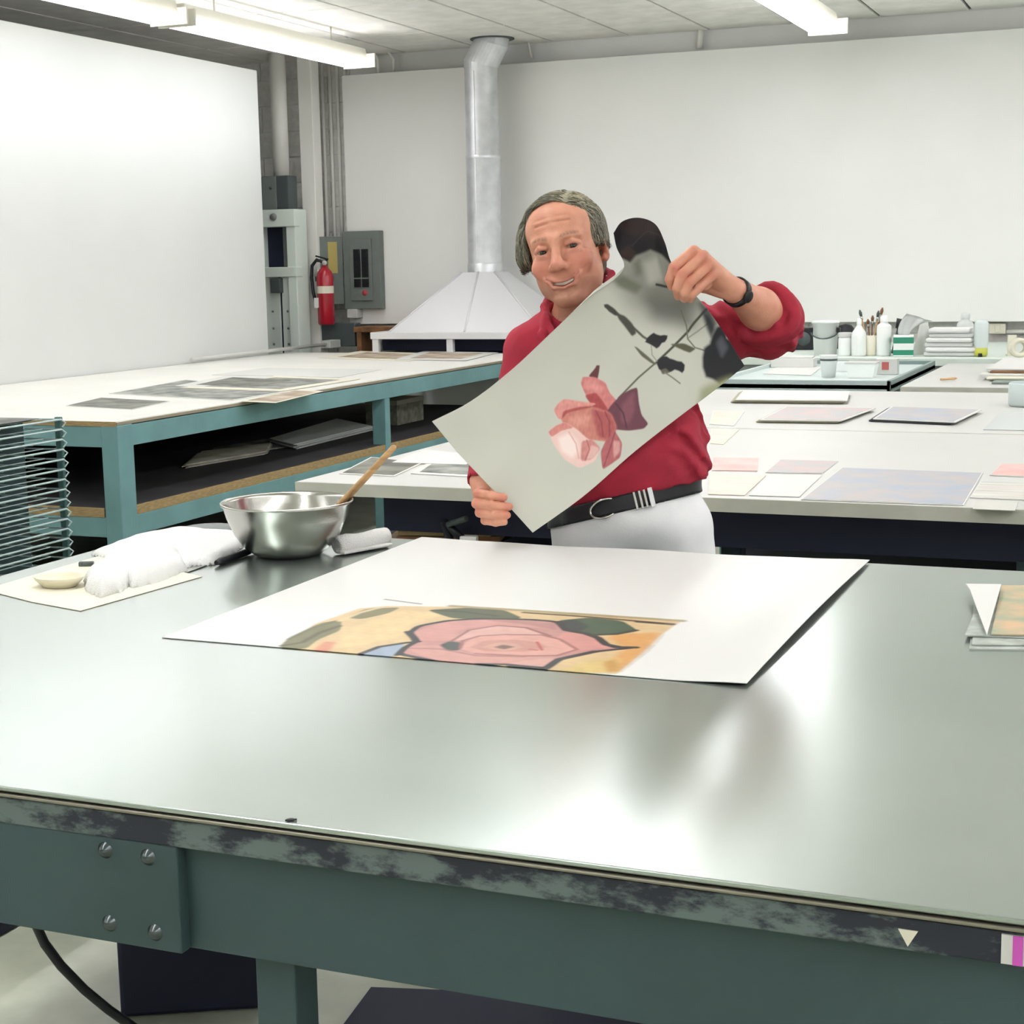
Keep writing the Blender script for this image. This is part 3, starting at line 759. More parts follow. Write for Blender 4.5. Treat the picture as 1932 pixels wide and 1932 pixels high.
# ------------------------------------------------------------ cloths and paper at the left of the table
from mathutils import noise as mnoise
def soft(name, pts, h, m, label, cat, seed=0, cell=0.006, edge=0.02, amp=0.006, freq=18, base=0.0, z=AZ):
    """soft thick cloth lying on the table: outline polygon, rounded rim, wrinkled top"""
    xs = [p[0] for p in pts]; ys = [p[1] for p in pts]
    gx = np.arange(min(xs) - cell, max(xs) + 2 * cell, cell); gy = np.arange(min(ys) - cell, max(ys) + 2 * cell, cell)
    X, Y = np.meshgrid(gx, gy, indexing='ij')
    D = poly_sd(X, Y, [(p[0], p[1]) for p in pts])
    mb = MB()
    vid = {}
    ins = D < cell * 0.9
    for i in range(X.shape[0]):
        for j in range(X.shape[1]):
            if ins[i, j]:
                e = max(0.0, min(1.0, -D[i, j] / edge + 0.05))
                w = mnoise.noise(Vector((X[i, j] * freq, Y[i, j] * freq, seed * 3.1))) + 0.5 * mnoise.noise(Vector((X[i, j] * freq * 2.3, Y[i, j] * freq * 2.3, seed)))
                hh = base + (h + amp * w) * math.sqrt(max(0, 1 - (1 - e) ** 2))
                vid[i, j] = mb.bm.verts.new((X[i, j], Y[i, j], z + max(0.0008, hh)))
    for i in range(X.shape[0] - 1):
        for j in range(X.shape[1] - 1):
            k = [(i, j), (i + 1, j), (i + 1, j + 1), (i, j + 1)]
            if all(q in vid for q in k):
                f = mb.bm.faces.new([vid[q] for q in k]); f.smooth = True
    # skirt and underside
    be = [e for e in mb.bm.edges if e.is_boundary]
    r = bmesh.ops.extrude_edge_only(mb.bm, edges=be)
    nv = [v for v in r['geom'] if isinstance(v, bmesh.types.BMVert)]
    for v in nv: v.co.z = z + 0.0004
    bmesh.ops.holes_fill(mb.bm, edges=[e for e in mb.bm.edges if e.is_boundary], sides=0)
    o = obj(name, mb, m)
    return tag(o, label, cat)
def poly_sd(X, Y, poly):
    """signed distance to a polygon (negative inside)"""
    P = np.array(poly, float)
    d = np.full(X.shape, 1e9)
    inside = np.zeros(X.shape, bool)
    n = len(P)
    for i in range(n):
        a = P[i]; b = P[(i + 1) % n]
        e = b - a
        w0 = X - a[0]; w1 = Y - a[1]
        L = max(e @ e, 1e-12)
        tt = np.clip((w0 * e[0] + w1 * e[1]) / L, 0, 1)
        d = np.minimum(d, (w0 - e[0] * tt) ** 2 + (w1 - e[1] * tt) ** 2)
        c = ((a[1] > Y) != (b[1] > Y))
        with np.errstate(divide='ignore', invalid='ignore'):
            xi = (b[0] - a[0]) * (Y - a[1]) / (b[1] - a[1]) + a[0]
        inside ^= c & (X < xi)
    d = np.sqrt(d)
    return np.where(inside, -d, d)
sheet('newsprint', [(-2.0619, 2.3711, 0.9318), (-1.8986, 2.3060, 0.9318), (-1.7627, 2.2685, 0.9318), (-1.7312, 2.6071, 0.9318), (-2.0691, 2.7404, 0.9318)], M_cream, 'cream sheet of paper under the crumpled rag on the metal table', 'paper', thick=0.0012)
soft('towel', [(-2.0920, 2.7438, 0.9300), (-2.1214, 2.9260, 0.9300), (-2.0915, 3.0680, 0.9300), (-1.9223, 3.0414, 0.9300), (-1.8393, 2.9379, 0.9300), (-1.7788, 2.7244, 0.9300), (-1.8313, 2.6611, 0.9300), (-1.9536, 2.6722, 0.9300)], 0.016, M_towel, 'folded white cloth lying left of the steel bowl', 'cloth', 1, amp=0.003, freq=12)
soft('rag', [(-1.8564, 2.4125, 0.9300), (-1.9259, 2.4967, 0.9300), (-1.9746, 2.6299, 0.9300), (-1.9429, 2.6754, 0.9300), (-1.8592, 2.5892, 0.9300), (-1.7933, 2.4319, 0.9300), (-1.7959, 2.3711, 0.9300)], 0.036, M_towel, 'crumpled white rag standing on the cream paper', 'rag', 2, amp=0.010, edge=0.035, freq=26)
soft('rag', [(-1.8440, 2.5108, 0.9300), (-1.9219, 2.6280, 0.9300), (-1.9466, 2.7359, 0.9300), (-1.8818, 2.7552, 0.9300), (-1.7954, 2.6486, 0.9300), (-1.7792, 2.5306, 0.9300), (-1.7919, 2.4632, 0.9300)], 0.030, M_towel, 'white wadded cloth between crumpled rag and folded cloth', 'rag', 5, amp=0.008, edge=0.03, freq=20)
dc = Vector((-1.9407, 2.4388, 0.9320))
o = obj('dish', MB().lathe(dc, [(0.0, 0.001), (0.030, 0.001), (0.042, 0.014), (0.045, 0.020), (0.043, 0.020), (0.040, 0.014), (0.028, 0.004), (0.0, 0.004)], 36), mat('cream_ceramic', (228, 222, 196), 0.35)); tag(o, 'small cream dish beside the crumpled rag', 'dish')
o.scale = (1.15, 0.9, 1)
k0, k1 = Vector((-1.7644, 2.7085, 0.9380)), Vector((-1.7715, 2.8705, 0.9380))
t = thing('knife', 'black-handled palette knife between white cloth and steel bowl', 'knife', (k0 + k1) / 2)
obj('handle', MB().tube([k0, k0.lerp(k1, .1), k0.lerp(k1, .8), k1], [0.005, 0.008, 0.0075, 0.004], 10), M_black, t)
obj('blade', MB().obox((k0.x - 0.03, k0.y - 0.03, 0.9315), 0.09, 0.018, 0.0015, math.atan2(k1.y - k0.y, k1.x - k0.x)), M_steel, t)
r0, r1 = Vector((-1.5940, 2.8982, 0.9500)), Vector((-1.5417, 3.0290, 0.9500))
t = thing('paper_roll', 'short roll of white cloth right of the steel bowl', 'roll', (r0 + r1) / 2)
obj('roll_body', MB().tube([r0.lerp(r1, f) + Vector((0, 0, 0.002 * math.sin(9 * f))) for f in (0, .02, .2, .4, .6, .8, .98, 1)], [0.015, 0.019, 0.0195, 0.018, 0.0195, 0.019, 0.0185, 0.012], 18), M_towel, t)
obj('flap', MB().obox(((r0 + r1) / 2 + Vector((0.012, -0.012, -0.013))), (r1 - r0).length * 0.95, 0.03, 0.006, math.atan2(r1.y - r0.y, r1.x - r0.x), 0.002), M_towel, t)
o = obj('lid', MB().lathe((-2.0310, 3.0958, 0.9320), [(0, 0.006), (0.058, 0.006), (0.062, 0.004), (0.062, 0.0), (0, 0)], 32), M_grey); tag(o, 'flat grey lid at the back corner behind the white cloth', 'lid')
o = obj('clip', MB().obox((-2.0226, 2.6305, 0.9360), 0.03, 0.012, 0.010, 0.4, 0.002).tube([(-2.0070, 2.6019, 0.9420), (-1.9997, 2.6162, 0.9420)], 0.003, 6), M_greyd); tag(o, 'small dark clip at the left rim behind the cream paper', 'clip')

# ------------------------------------------------------------ packet of photographs at the right edge
t = thing('photo_stack', 'glossy stack of photographs at the right edge of the metal table', 'photo stack', (-0.2296, 2.6357, 0.9310))
gl = mat('gloss_print', (196, 204, 196), 0.15, var=0.15, vscale=25)
for k, (pts) in enumerate((
    [(-0.2673, 2.4528, 0.9320), (-0.1466, 2.4848, 0.9320), (-0.1719, 2.8648, 0.9320), (-0.3020, 2.8245, 0.9320)],
    [(-0.2658, 2.4726, 0.9350), (-0.1519, 2.5057, 0.9350), (-0.1784, 2.8948, 0.9350), (-0.3005, 2.8667, 0.9350)],
    [(-0.2820, 2.5171, 0.9380), (-0.1581, 2.5380, 0.9380), (-0.1857, 2.9353, 0.9380), (-0.2929, 2.9223, 0.9380)],
    [(-0.2431, 2.5236, 0.9410), (-0.1548, 2.5443, 0.9410), (-0.1817, 2.9408, 0.9410), (-0.2650, 2.9153, 0.9410)])):
    q = obj('photograph', MB().prism(pts, thick=0.0022), gl if k < 3 else pm('colour_photo', (212, 178, 140), (150, 166, 140), 14), t)
o = obj('paper_wedge', MB().prism([(-0.2471, 2.5006, 0.9450), (-0.2627, 2.8793, 0.9500), (-0.3215, 2.8662, 0.9500), (-0.3097, 2.8266, 0.9480)], thick=0.002), M_paper); tag(o, 'tapering white paper strip on the photograph stack', 'paper')

# ------------------------------------------------------------ back right: second bench, tray and bottles
XA, XB = -2.9, 2.2
t = thing('side_counter', 'grey-green counter below the pin board holding white bottles', 'counter', (0, 10.2, 0))
obj('top', MB().box(XA, XB, 9.45, 11.28, 0.90, 0.945, 0.003), M_pale, t)
obj('front', MB().box(XA, XB, 9.46, 9.49, 0.5, 0.90), M_grey, t)
for xx in (XA + 0.05, -0.5, XB - 0.1):
    obj('leg', MB().box(xx, xx + 0.06, 9.5, 9.56, 0, 0.9), M_green, t)
    obj('leg', MB().box(xx, xx + 0.06, 11.2, 11.26, 0, 0.9), M_green, t)
tx0, tx1, ty0, ty1 = -2.12, -1.24, 7.76, 9.3
t = thing('tray_table', 'pale blue metal tray table holding small white containers', 'table', ((tx0 + tx1) / 2, (ty0 + ty1) / 2, 0))
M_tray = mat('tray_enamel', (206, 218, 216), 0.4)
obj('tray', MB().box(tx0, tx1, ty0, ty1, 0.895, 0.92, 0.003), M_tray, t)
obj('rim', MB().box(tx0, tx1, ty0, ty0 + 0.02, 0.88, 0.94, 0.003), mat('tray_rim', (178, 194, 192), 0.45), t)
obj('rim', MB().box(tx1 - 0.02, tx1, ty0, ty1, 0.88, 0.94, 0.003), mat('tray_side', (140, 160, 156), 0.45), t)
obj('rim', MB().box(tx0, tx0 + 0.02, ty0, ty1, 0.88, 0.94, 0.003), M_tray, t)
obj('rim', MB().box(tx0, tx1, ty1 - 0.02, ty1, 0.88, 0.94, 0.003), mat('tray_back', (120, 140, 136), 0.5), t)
for xx in (tx0 + 0.03, tx1 - 0.09):
    for yy in (ty0 + 0.05, ty1 - 0.1):
        obj('leg', MB().box(xx, xx + 0.05, yy, yy + 0.05, 0, 0.89), M_green, t)
t = thing('work_table', 'white table at the far right carrying a stack of boards', 'table', (0.3, 8.4, 0))
obj('top', MB().box(-1.17, 1.8, 7.62, 9.32, 0.885, 0.925, 0.003), M_white, t)
obj('edge_band', MB().box(-1.172, 1.8, 7.616, 7.62, 0.885, 0.922), M_edge, t)
for xx in (-1.1, 1.6):
    for yy in (7.7, 9.2):
        obj('leg', MB().box(xx, xx + 0.06, yy, yy + 0.06, 0, 0.885), M_green, t)
t = thing('board_stack', 'thick stack of white boards with tan edges on the far right table', 'board stack', (-0.2, 8.3, 0.925))
for k, (x0, y0, m) in enumerate(((-0.78, 7.80, mat('grey_core', (126, 140, 130), 0.7)), (-0.82, 7.95, M_cream), (-0.86, 8.05, M_paper), (-0.82, 8.1, M_brown), (-0.84, 8.14, M_paper))):
    obj('board', MB().box(x0, 0.75, y0, 9.05, 0.927 + 0.010 * k, 0.9355 + 0.010 * k, 0.001), m, t)
t = thing('pencil', 'long orange-tipped pencil on the board stack', 'pencil', (-1.0112, 8.0808, 0.9300))
obj('shaft', MB().tube([(-1.0339, 7.9648, 0.9330), (-0.9813, 8.0429, 0.9330)], 0.006, 6), M_wood, t)
obj('tip', MB().tube([(-0.9813, 8.0429, 0.9330), (-0.9687, 8.0625, 0.9330)], [0.006, 0.001], 6), mat('orange_tip', (206, 120, 60), 0.5), t)
o = obj('tin', MB().lathe((-0.5291, 6.8577, 0.9120), [(0, 0), (0.085, 0), (0.09, 0.01), (0.09, 0.09), (0.083, 0.095), (0.083, 0.085), (0, 0.085)], 28), mat('blue_grey_tin', (196, 208, 206), 0.4)); tag(o, 'pale blue-grey tin at the right rim on the far white table', 'tin')

# bottles and tubs on the counter
CT = 0.946
def on(u0, u1, vb, vt, y, name):
    pass
def bottle(name, c, r, h, label, cat='bottle', cap=None, neck=0.35, m=M_plastic, capm=None, shoulder=0.18):
    t = thing(name, label, cat, c)
    obj('body', MB().lathe(c, [(0, 0), (r * .95, 0), (r, 0.006), (r, h * (1 - shoulder)), (r * .9, h * (1 - shoulder * .7)), (r * neck, h * .97), (r * neck, h)], 24), m, t)
    c2 = Vector(c) + Vector((0, 0, h))
    obj('cap', MB().lathe(c2, [(r * neck * 1.15, 0), (r * neck * 1.15, 0.03), (r * neck * .6, 0.036), (0, 0.036)], 18), capm or m, t)
    return t
Yb = 9.72
def P(x): return Vector(x)
# white bucket with wire handle
c = P((-1.9456, 9.7200, 0.9316)); c.z = CT
t = thing('bucket', 'white bucket with wire handle on the back counter', 'bucket', c)
obj('body', MB().lathe(c, [(0, 0), (0.068, 0), (0.078, 0.19), (0.083, 0.19), (0.083, 0.205), (0.076, 0.205), (0.074, 0.19), (0.064, 0.006), (0, 0.006)], 28), M_plastic, t)
obj('handle', MB().tube([c + Vector((0.085 * math.cos(a), -0.085 * abs(math.sin(a)) * 0.6 - 0.02, 0.15 - 0.05 * math.sin(a))) for a in [math.pi * k / 12 for k in range(13)]], 0.004, 8), M_greyd, t)
for sx in (-1, 1):
    obj('ear', MB().obox(c + Vector((0.083 * sx, -0.025, 0.15)), 0.022, 0.03, 0.03, 0, 0.004), M_black, t)
c = P((-1.8161, 9.6600, 0.9326)); c.z = CT
t = thing('jar', 'short plain white jar between bucket and bottle', 'jar', c)
obj('body', MB().lathe(c, [(0, 0), (0.038, 0), (0.04, 0.006), (0.04, 0.10), (0.036, 0.112)], 24), M_plastic, t)
obj('lid', MB().lathe(c + Vector((0, 0, 0.11)), [(0.041, 0), (0.041, 0.025), (0.036, 0.028), (0, 0.028)], 24), M_white, t)
c = P((-1.7306, 9.6400, 0.9310)); c.z = CT
bottle('bottle', c, 0.044, 0.185, 'white bottle with sloping shoulders in the middle of the counter', neck=0.3, shoulder=0.35)
c = P((-1.6656, 9.6800, 0.9289)); c.z = CT
t = thing('brush_jar', 'cream jar holding upright paint brushes', 'jar', c)
obj('body', MB().lathe(c, [(0, 0), (0.036, 0), (0.038, 0.005), (0.038, 0.12), (0.035, 0.12), (0.034, 0.006), (0, 0.006)], 22), M_cream, t)
for k, (dx, dy, L, lean, kind) in enumerate(((-0.02, 0.0, 0.26, -0.25, 0), (0.0, 0.01, 0.22, 0.02, 1), (0.012, -0.01, 0.25, 0.14, 0), (0.02, 0.0, 0.27, 0.2, 1), (-0.008, 0.012, 0.2, -0.1, 1))):
    b0 = c + Vector((dx * .4, dy * .4, 0.012)); dr = Vector((lean, 0.05, 1)).normalized()
    lab = ['brush leaning far left in the cream jar', 'short upright brush in the cream jar', 'slim brush just right of centre in the jar', 'brush leaning right out of the cream jar', 'stubby brush tilted left in the jar'][k]
    bt = thing('paint_brush', lab, 'brush', b0, 'brushes in the jar')
    obj('handle', MB().tube([b0, b0 + dr * L * .8], 0.0045, 8), M_wood if kind == 0 else M_brown, bt)
    obj('ferrule', MB().tube([b0 + dr * L * .78, b0 + dr * L * .88], 0.007, 8), M_steel, bt)
    obj('bristles', MB().tube([b0 + dr * L * .87, b0 + dr * L * .95, b0 + dr * L * 1.02], [0.0075, 0.010, 0.004], 8), M_brown if kind else M_greyd, bt)
c = P((-1.5874, 9.6600, 0.9273)); c.z = CT
bottle('bottle', c, 0.043, 0.20, 'tall white bottle left of the tissue box', neck=0.5, shoulder=0.14)
t = thing('brush', 'dark scrubbing brush leaning behind the tissue box', 'brush', (-1.5402, 9.9000, 1.0313))
b0, b1 = P((-1.5746, 9.9000, 1.0153)), P((-1.5266, 9.9000, 1.1522))
b0.z = CT
obj('handle', MB().tube([b0, b0.lerp(b1, 0.75)], 0.010, 8), M_greyd, t)
obj('head', MB().tube([b0.lerp(b1, 0.72), b1], [0.02, 0.026], 10), M_black, t)
c = P((-1.4668, 9.6200, 0.9210)); c.z = CT
t = thing('tissue_box', 'green and white tissue box with a tissue pulled out', 'tissue box', c)
obj('box', MB().obox(c + Vector((0, 0, 0.062)), 0.115, 0.115, 0.124, 0.15, 0.003), M_plastic, t)
gm = mat('green_print', (46, 140, 110), 0.5)
obj('green_band', MB().obox(c + Vector((0, 0, 0.095)), 0.1165, 0.1165, 0.035, 0.15), gm, t)
obj('green_band', MB().obox(c + Vector((0, 0, 0.024)), 0.1165, 0.1165, 0.03, 0.15), gm, t)
def tissue():
    mb = MB(); rows_ = []
    for i in range(9):
        f = i / 8
        rows_.append([mb.bm.verts.new(c + Vector(((-0.03 + 0.06 * g) * (1 + 1.4 * f) + 0.09 * f * f, 0.014 * math.sin(g * 9 + f * 4) * (0.5 + f), 0.12 + 0.13 * f * (1 - 0.35 * g * f)))) for g in [j / 10 for j in range(11)]])
    for A, B in zip(rows_[:-1], rows_[1:]):
        for k in range(10):
            f = mb.bm.faces.new([A[k], A[k+1], B[k+1], B[k]]); f.smooth = True
    bmesh.ops.solidify(mb.bm, geom=mb.bm.faces[:], thickness=0.0012)
    return mb
obj('tissue', tissue(), M_plastic, t)
c = P((-1.3830, 9.8500, 0.8946)); c.z = CT
t = thing('funnel', 'white paper funnel standing beside the towel stack', 'funnel', c)
obj('cone', MB().lathe(c, [(0.062, 0), (0.064, 0.004), (0.026, 0.17), (0.022, 0.2), (0.018, 0.2), (0.022, 0.168), (0.058, 0.004)], 24), M_paper, t)
for k in range(6):
    p0 = (-1.2029, 9.6000, 0.8929)
    zz = CT + 0.027 * k
    w = 0.30 - 0.012 * k
    o = obj('folded_towel', MB().obox((p0[0] + 0.006 * math.sin(k * 2.1), 9.72 + 0.01 * math.cos(k * 3), zz + 0.0135), w, 0.24, 0.0262, 0.03 * math.sin(k * 1.7), 0.012), M_towel)
    tag(o, '%s folded white towel of the stack on the counter' % ['lowest', 'second lowest', 'third lowest', 'third highest', 'second highest', 'topmost'][k], 'towel', 'folded towels on the counter')
c = P((-1.0267, 9.6200, 0.8927)); c.z = CT
t = thing('squeeze_bottle', 'clear squeeze bottle standing on its yellow cap', 'bottle', c)
obj('cap', MB().lathe(c, [(0, 0), (0.03, 0), (0.038, 0.012), (0.038, 0.05), (0, 0.05)], 20), mat('yellow_cap', (198, 200, 84), 0.4), t)
obj('body', MB().lathe(c + Vector((0, 0, 0.05)), [(0.036, 0), (0.04, 0.02), (0.04, 0.14), (0.03, 0.16), (0, 0.162)], 22), mat('clear_plastic', (214, 224, 222), 0.25), t)
obj('tip', MB().lathe(c + Vector((0.0, -0.03, 0)), [(0, 0), (0.013, 0), (0.013, 0.02), (0, 0.02)], 12), M_black, t)
c = P((-1.1737, 10.1000, 0.9573)); c.z = CT
bottle('bottle', c, 0.05, 0.20, 'pale clear bottle behind the folded towels', m=mat('pale_clear', (216, 222, 218), 0.3), neck=0.5)
o = obj('wall_socket', MB().obox((-1.1077, 11.3600, 1.0308), 0.11, 0.05, 0.07, 0, 0.006).obox((-1.1048, 11.3300, 1.0321), 0.03, 0.006, 0.045, 0, 0.001), M_cream); tag(o, 'beige wall socket box below the pin board', 'socket')
o = obj('conduit', MB().tube([(-1.0563, 11.3700, 1.0088), (-0.7394, 11.3700, 1.0119)], 0.016, 8), M_pipe); tag(o, 'horizontal conduit running right from the wall socket', 'pipe')
c = P((-0.8094, 9.5500, 0.8926)); c.z = CT + 0.055
o = obj('tape_roll', MB().lathe(c, [(0.03, -0.03), (0.055, -0.03), (0.055, 0.03), (0.03, 0.03), (0.03, -0.03)], 28, (0.35, -1, 0)), M_cream); tag(o, 'cream tape roll standing on edge at the right rim', 'tape')
c = P((-0.8634, 9.7000, 0.8886)); c.z = CT
o = obj('card', MB().obox(c + Vector((0, 0, 0.06)), 0.05, 0.012, 0.12, 0.3, 0.002).obox(c + Vector((0, 0.02, 0.004)), 0.06, 0.05, 0.008, 0.3, 0.001), M_cream); tag(o, 'small upright cream card left of the tape roll', 'card')
t = thing('radio', 'black boxy radio on the counter behind the elbow', 'radio', (-2.1956, 10.3000, 0.9605))
c = P((-2.2404, 10.3000, 0.9774)); c.z = CT
obj('body', MB().obox(c + Vector((0, 0, 0.07)), 0.22, 0.12, 0.14, 0, 0.008), M_black, t)
obj('speaker_grille', MB().lathe(c + Vector((0.05, -0.061, 0.07)), [(0, 0.002), (0.045, 0.002), (0.045, 0)], 20, (0, -1, 0)), M_greyd, t)
c = P((-1.9534, 10.4000, 1.0065)); c.z = CT
t = thing('kettle', 'dark pot standing behind the white jar', 'pot', c)
obj('body', MB().lathe(c, [(0, 0), (0.055, 0), (0.06, 0.01), (0.055, 0.13), (0.04, 0.15), (0, 0.16)], 22), M_black, t)
obj('spout', MB().tube([c + Vector((0.05, 0, 0.06)), c + Vector((0.1, 0, 0.13))], [0.015, 0.009], 10), M_black, t)
# inside the tray
TZ = 0.921
o = obj('paper_block', MB().obox((P((-1.9767, 8.9954, 0.9210)) + Vector((0, 0, 0.025))), 0.24, 0.14, 0.05, 0.05, 0.004).obox((P((-1.9767, 8.9954, 0.9210)) + Vector((0.01, 0.0, 0.055))), 0.2, 0.13, 0.012, 0.1, 0.003), M_paper); tag(o, 'white block of paper at the left of the tray', 'paper')
c = P((-1.6316, 8.2386, 0.9210))
t = thing('cup', 'tall white paper cup in the tray', 'cup', c)
obj('body', MB().lathe(c, [(0, 0), (0.035, 0), (0.045, 0.11), (0.047, 0.112), (0.043, 0.112), (0.033, 0.004), (0, 0.004)], 24), M_plastic, t)
obj('print_mark', MB().lathe(c, [(0.0432, 0.083), (0.0442, 0.093)], 24), M_greyd, t)
c = P((-1.4561, 8.2229, 0.9210))
t = thing('tub', 'low white plastic tub in the middle of the tray', 'tub', c)
obj('body', MB().loft([ringq(c.x - 0.06, c.x + 0.06, c.y - 0.05, c.y + 0.05, TZ), ringq(c.x - 0.075, c.x + 0.075, c.y - 0.06, c.y + 0.06, TZ + 0.075)]), M_plastic, t)
obj('rim', MB().box(c.x - 0.08, c.x + 0.08, c.y - 0.065, c.y + 0.065, TZ + 0.072, TZ + 0.08, 0.002), M_white, t)
c = P((-1.6227, 8.6817, 0.9210))
o = obj('tub', MB().loft([ringq(c.x - 0.05, c.x + 0.05, c.y - 0.04, c.y + 0.04, TZ), ringq(c.x - 0.06, c.x + 0.06, c.y - 0.05, c.y + 0.05, TZ + 0.05), ringq(c.x - 0.055, c.x + 0.055, c.y - 0.045, c.y + 0.045, TZ + 0.05), ringq(c.x - 0.045, c.x + 0.045, c.y - 0.035, c.y + 0.035, TZ + 0.006)]), M_plastic); tag(o, 'small open white tub beside the paper cup', 'tub')
c = P((-1.3708, 8.4658, 0.9210))
t = thing('carton', 'small white carton with a red label in the tray', 'box', c)
obj('body', MB().obox(c + Vector((0, 0, 0.04)), 0.11, 0.07, 0.08, 0.0, 0.002), M_white, t)
obj('red_label', MB().obox(c + Vector((-0.005, -0.0355, 0.045)), 0.036, 0.002, 0.04), mat('label_red', (186, 96, 92), 0.6), t)
c = P((-1.2665, 8.2472, 0.9210))
o = obj('scrap_paper', MB().prism([(-2.0120, 8.4074, 0.9225), (-1.7390, 8.3204, 0.9225), (-1.8194, 8.9884, 0.9225), (-2.0751, 9.0550, 0.9225)], thick=0.001), M_paper); tag(o, 'loose white sheet lying flat at the front of the tray', 'paper')

# ------------------------------------------------------------ the man: one continuous body surface, clothes and hair as its parts
# figure frame: x = to the right as one faces him, y = up, z = towards the table
def figure_frame():
    pitch, roll, yaw = math.radians(8.763), math.radians(-1.0758), math.radians(-22.4388)
    fw = np.array((math.sin(yaw) * math.cos(pitch), math.cos(yaw) * math.cos(pitch), -math.sin(pitch)))
    ri = np.array((math.cos(yaw), -math.sin(yaw), 0))
    up = np.cross(ri, fw)
    r2 = ri * math.cos(roll) + up * math.sin(roll)
    u2 = up * math.cos(roll) - ri * math.sin(roll)
    return np.array([r2, u2, -fw]).T
FR = figure_frame()
FO = np.array((-1.2199, 3.2771, 1.5453))
def to_world(P_): return P_ @ FR.T + FO
def to_fig(w): return tuple((np.array(w) - FO) @ FR)

class Sdf:
    """list of rounded shapes blended one into the next"""
    def __init__(s): s.p = []
    def cap(s, a, b, ra, rb=None, k=0.02, op='u'):
        a = np.array(a, float); b = np.array(b, float); rb = ra if rb is None else rb
        s.p.append(('c', op, k, (a, b, ra, rb), (a + b) / 2, np.linalg.norm(b - a) / 2 + max(ra, rb)))
        return s
    def chain(s, pts, rs, k=0.006, op='u'):
        for i in range(len(pts) - 1): s.cap(pts[i], pts[i + 1], rs[i], rs[i + 1], k, op)
        return s
    def ell(s, c, r, k=0.02, rot=None, op='u'):
        c = np.array(c, float); r = np.array(r, float)
        s.p.append(('e', op, k, (c, r, rot), c, r.max()))
        return s
    def fn(s, f): s.p.append(('f', 'f', 0, f, np.zeros(3), 1e9)); return s
    def prim(s, q, P_):
        if q[0] == 'c':
            a, b, ra, rb = q[3]
            e = (b - a).astype(P_.dtype); L = max(float(e @ e), 1e-12)
            w = P_ - a.astype(P_.dtype)
            t_ = np.clip(w @ e / L, 0, 1)
            d = w - t_[:, None] * e
            return np.sqrt((d * d).sum(1)) - (ra + (rb - ra) * t_)
        c, r, rot = q[3]
        w = P_ - c.astype(P_.dtype)
        r = r.astype(P_.dtype)
        if rot is not None: w = w @ rot.astype(P_.dtype)
        k0 = np.sqrt(((w / r) ** 2).sum(1)); k1 = np.sqrt(((w / (r * r)) ** 2).sum(1))
        return np.where(k1 < 1e-9, -r.min(), k0 * (k0 - 1) / np.maximum(k1, 1e-9))
    def ev(s, P_, centre=None, rad=None):
        d = np.full(len(P_), 0.2, P_.dtype)
        if centre is not None:
            if getattr(s, 'C', None) is None:
                s.C = np.array([q[4] for q in s.p]); s.R = np.array([q[5] for q in s.p])
            near = np.sqrt(((s.C - centre) ** 2).sum(1)) - s.R < rad + 0.045
        for i_, q in enumerate(s.p):
            if q[0] == 'f':
                d = q[3](P_, d); continue
            if centre is not None and not near[i_]: continue
            v = s.prim(q, P_)
            k = max(q[2], 1e-5)
            if q[1] == 'u':
                h = np.clip(0.5 + 0.5 * (v - d) / k, 0, 1); d = v + (d - v) * h - k * h * (1 - h)
            else:
                h = np.clip(0.5 - 0.5 * (v + d) / k, 0, 1); d = d + (-v - d) * h + k * h * (1 - h)
        return d

def axis(lo, hi, coarse, fines):
    """grid line positions: coarse spacing, with finer stretches [(a, b, step)]"""
    x = [lo]
    while x[-1] < hi:
        st = coarse
        for a, b, f in fines:
            if a <= x[-1] < b: st = min(st, f)
        x.append(x[-1] + st)
    return np.array(x)

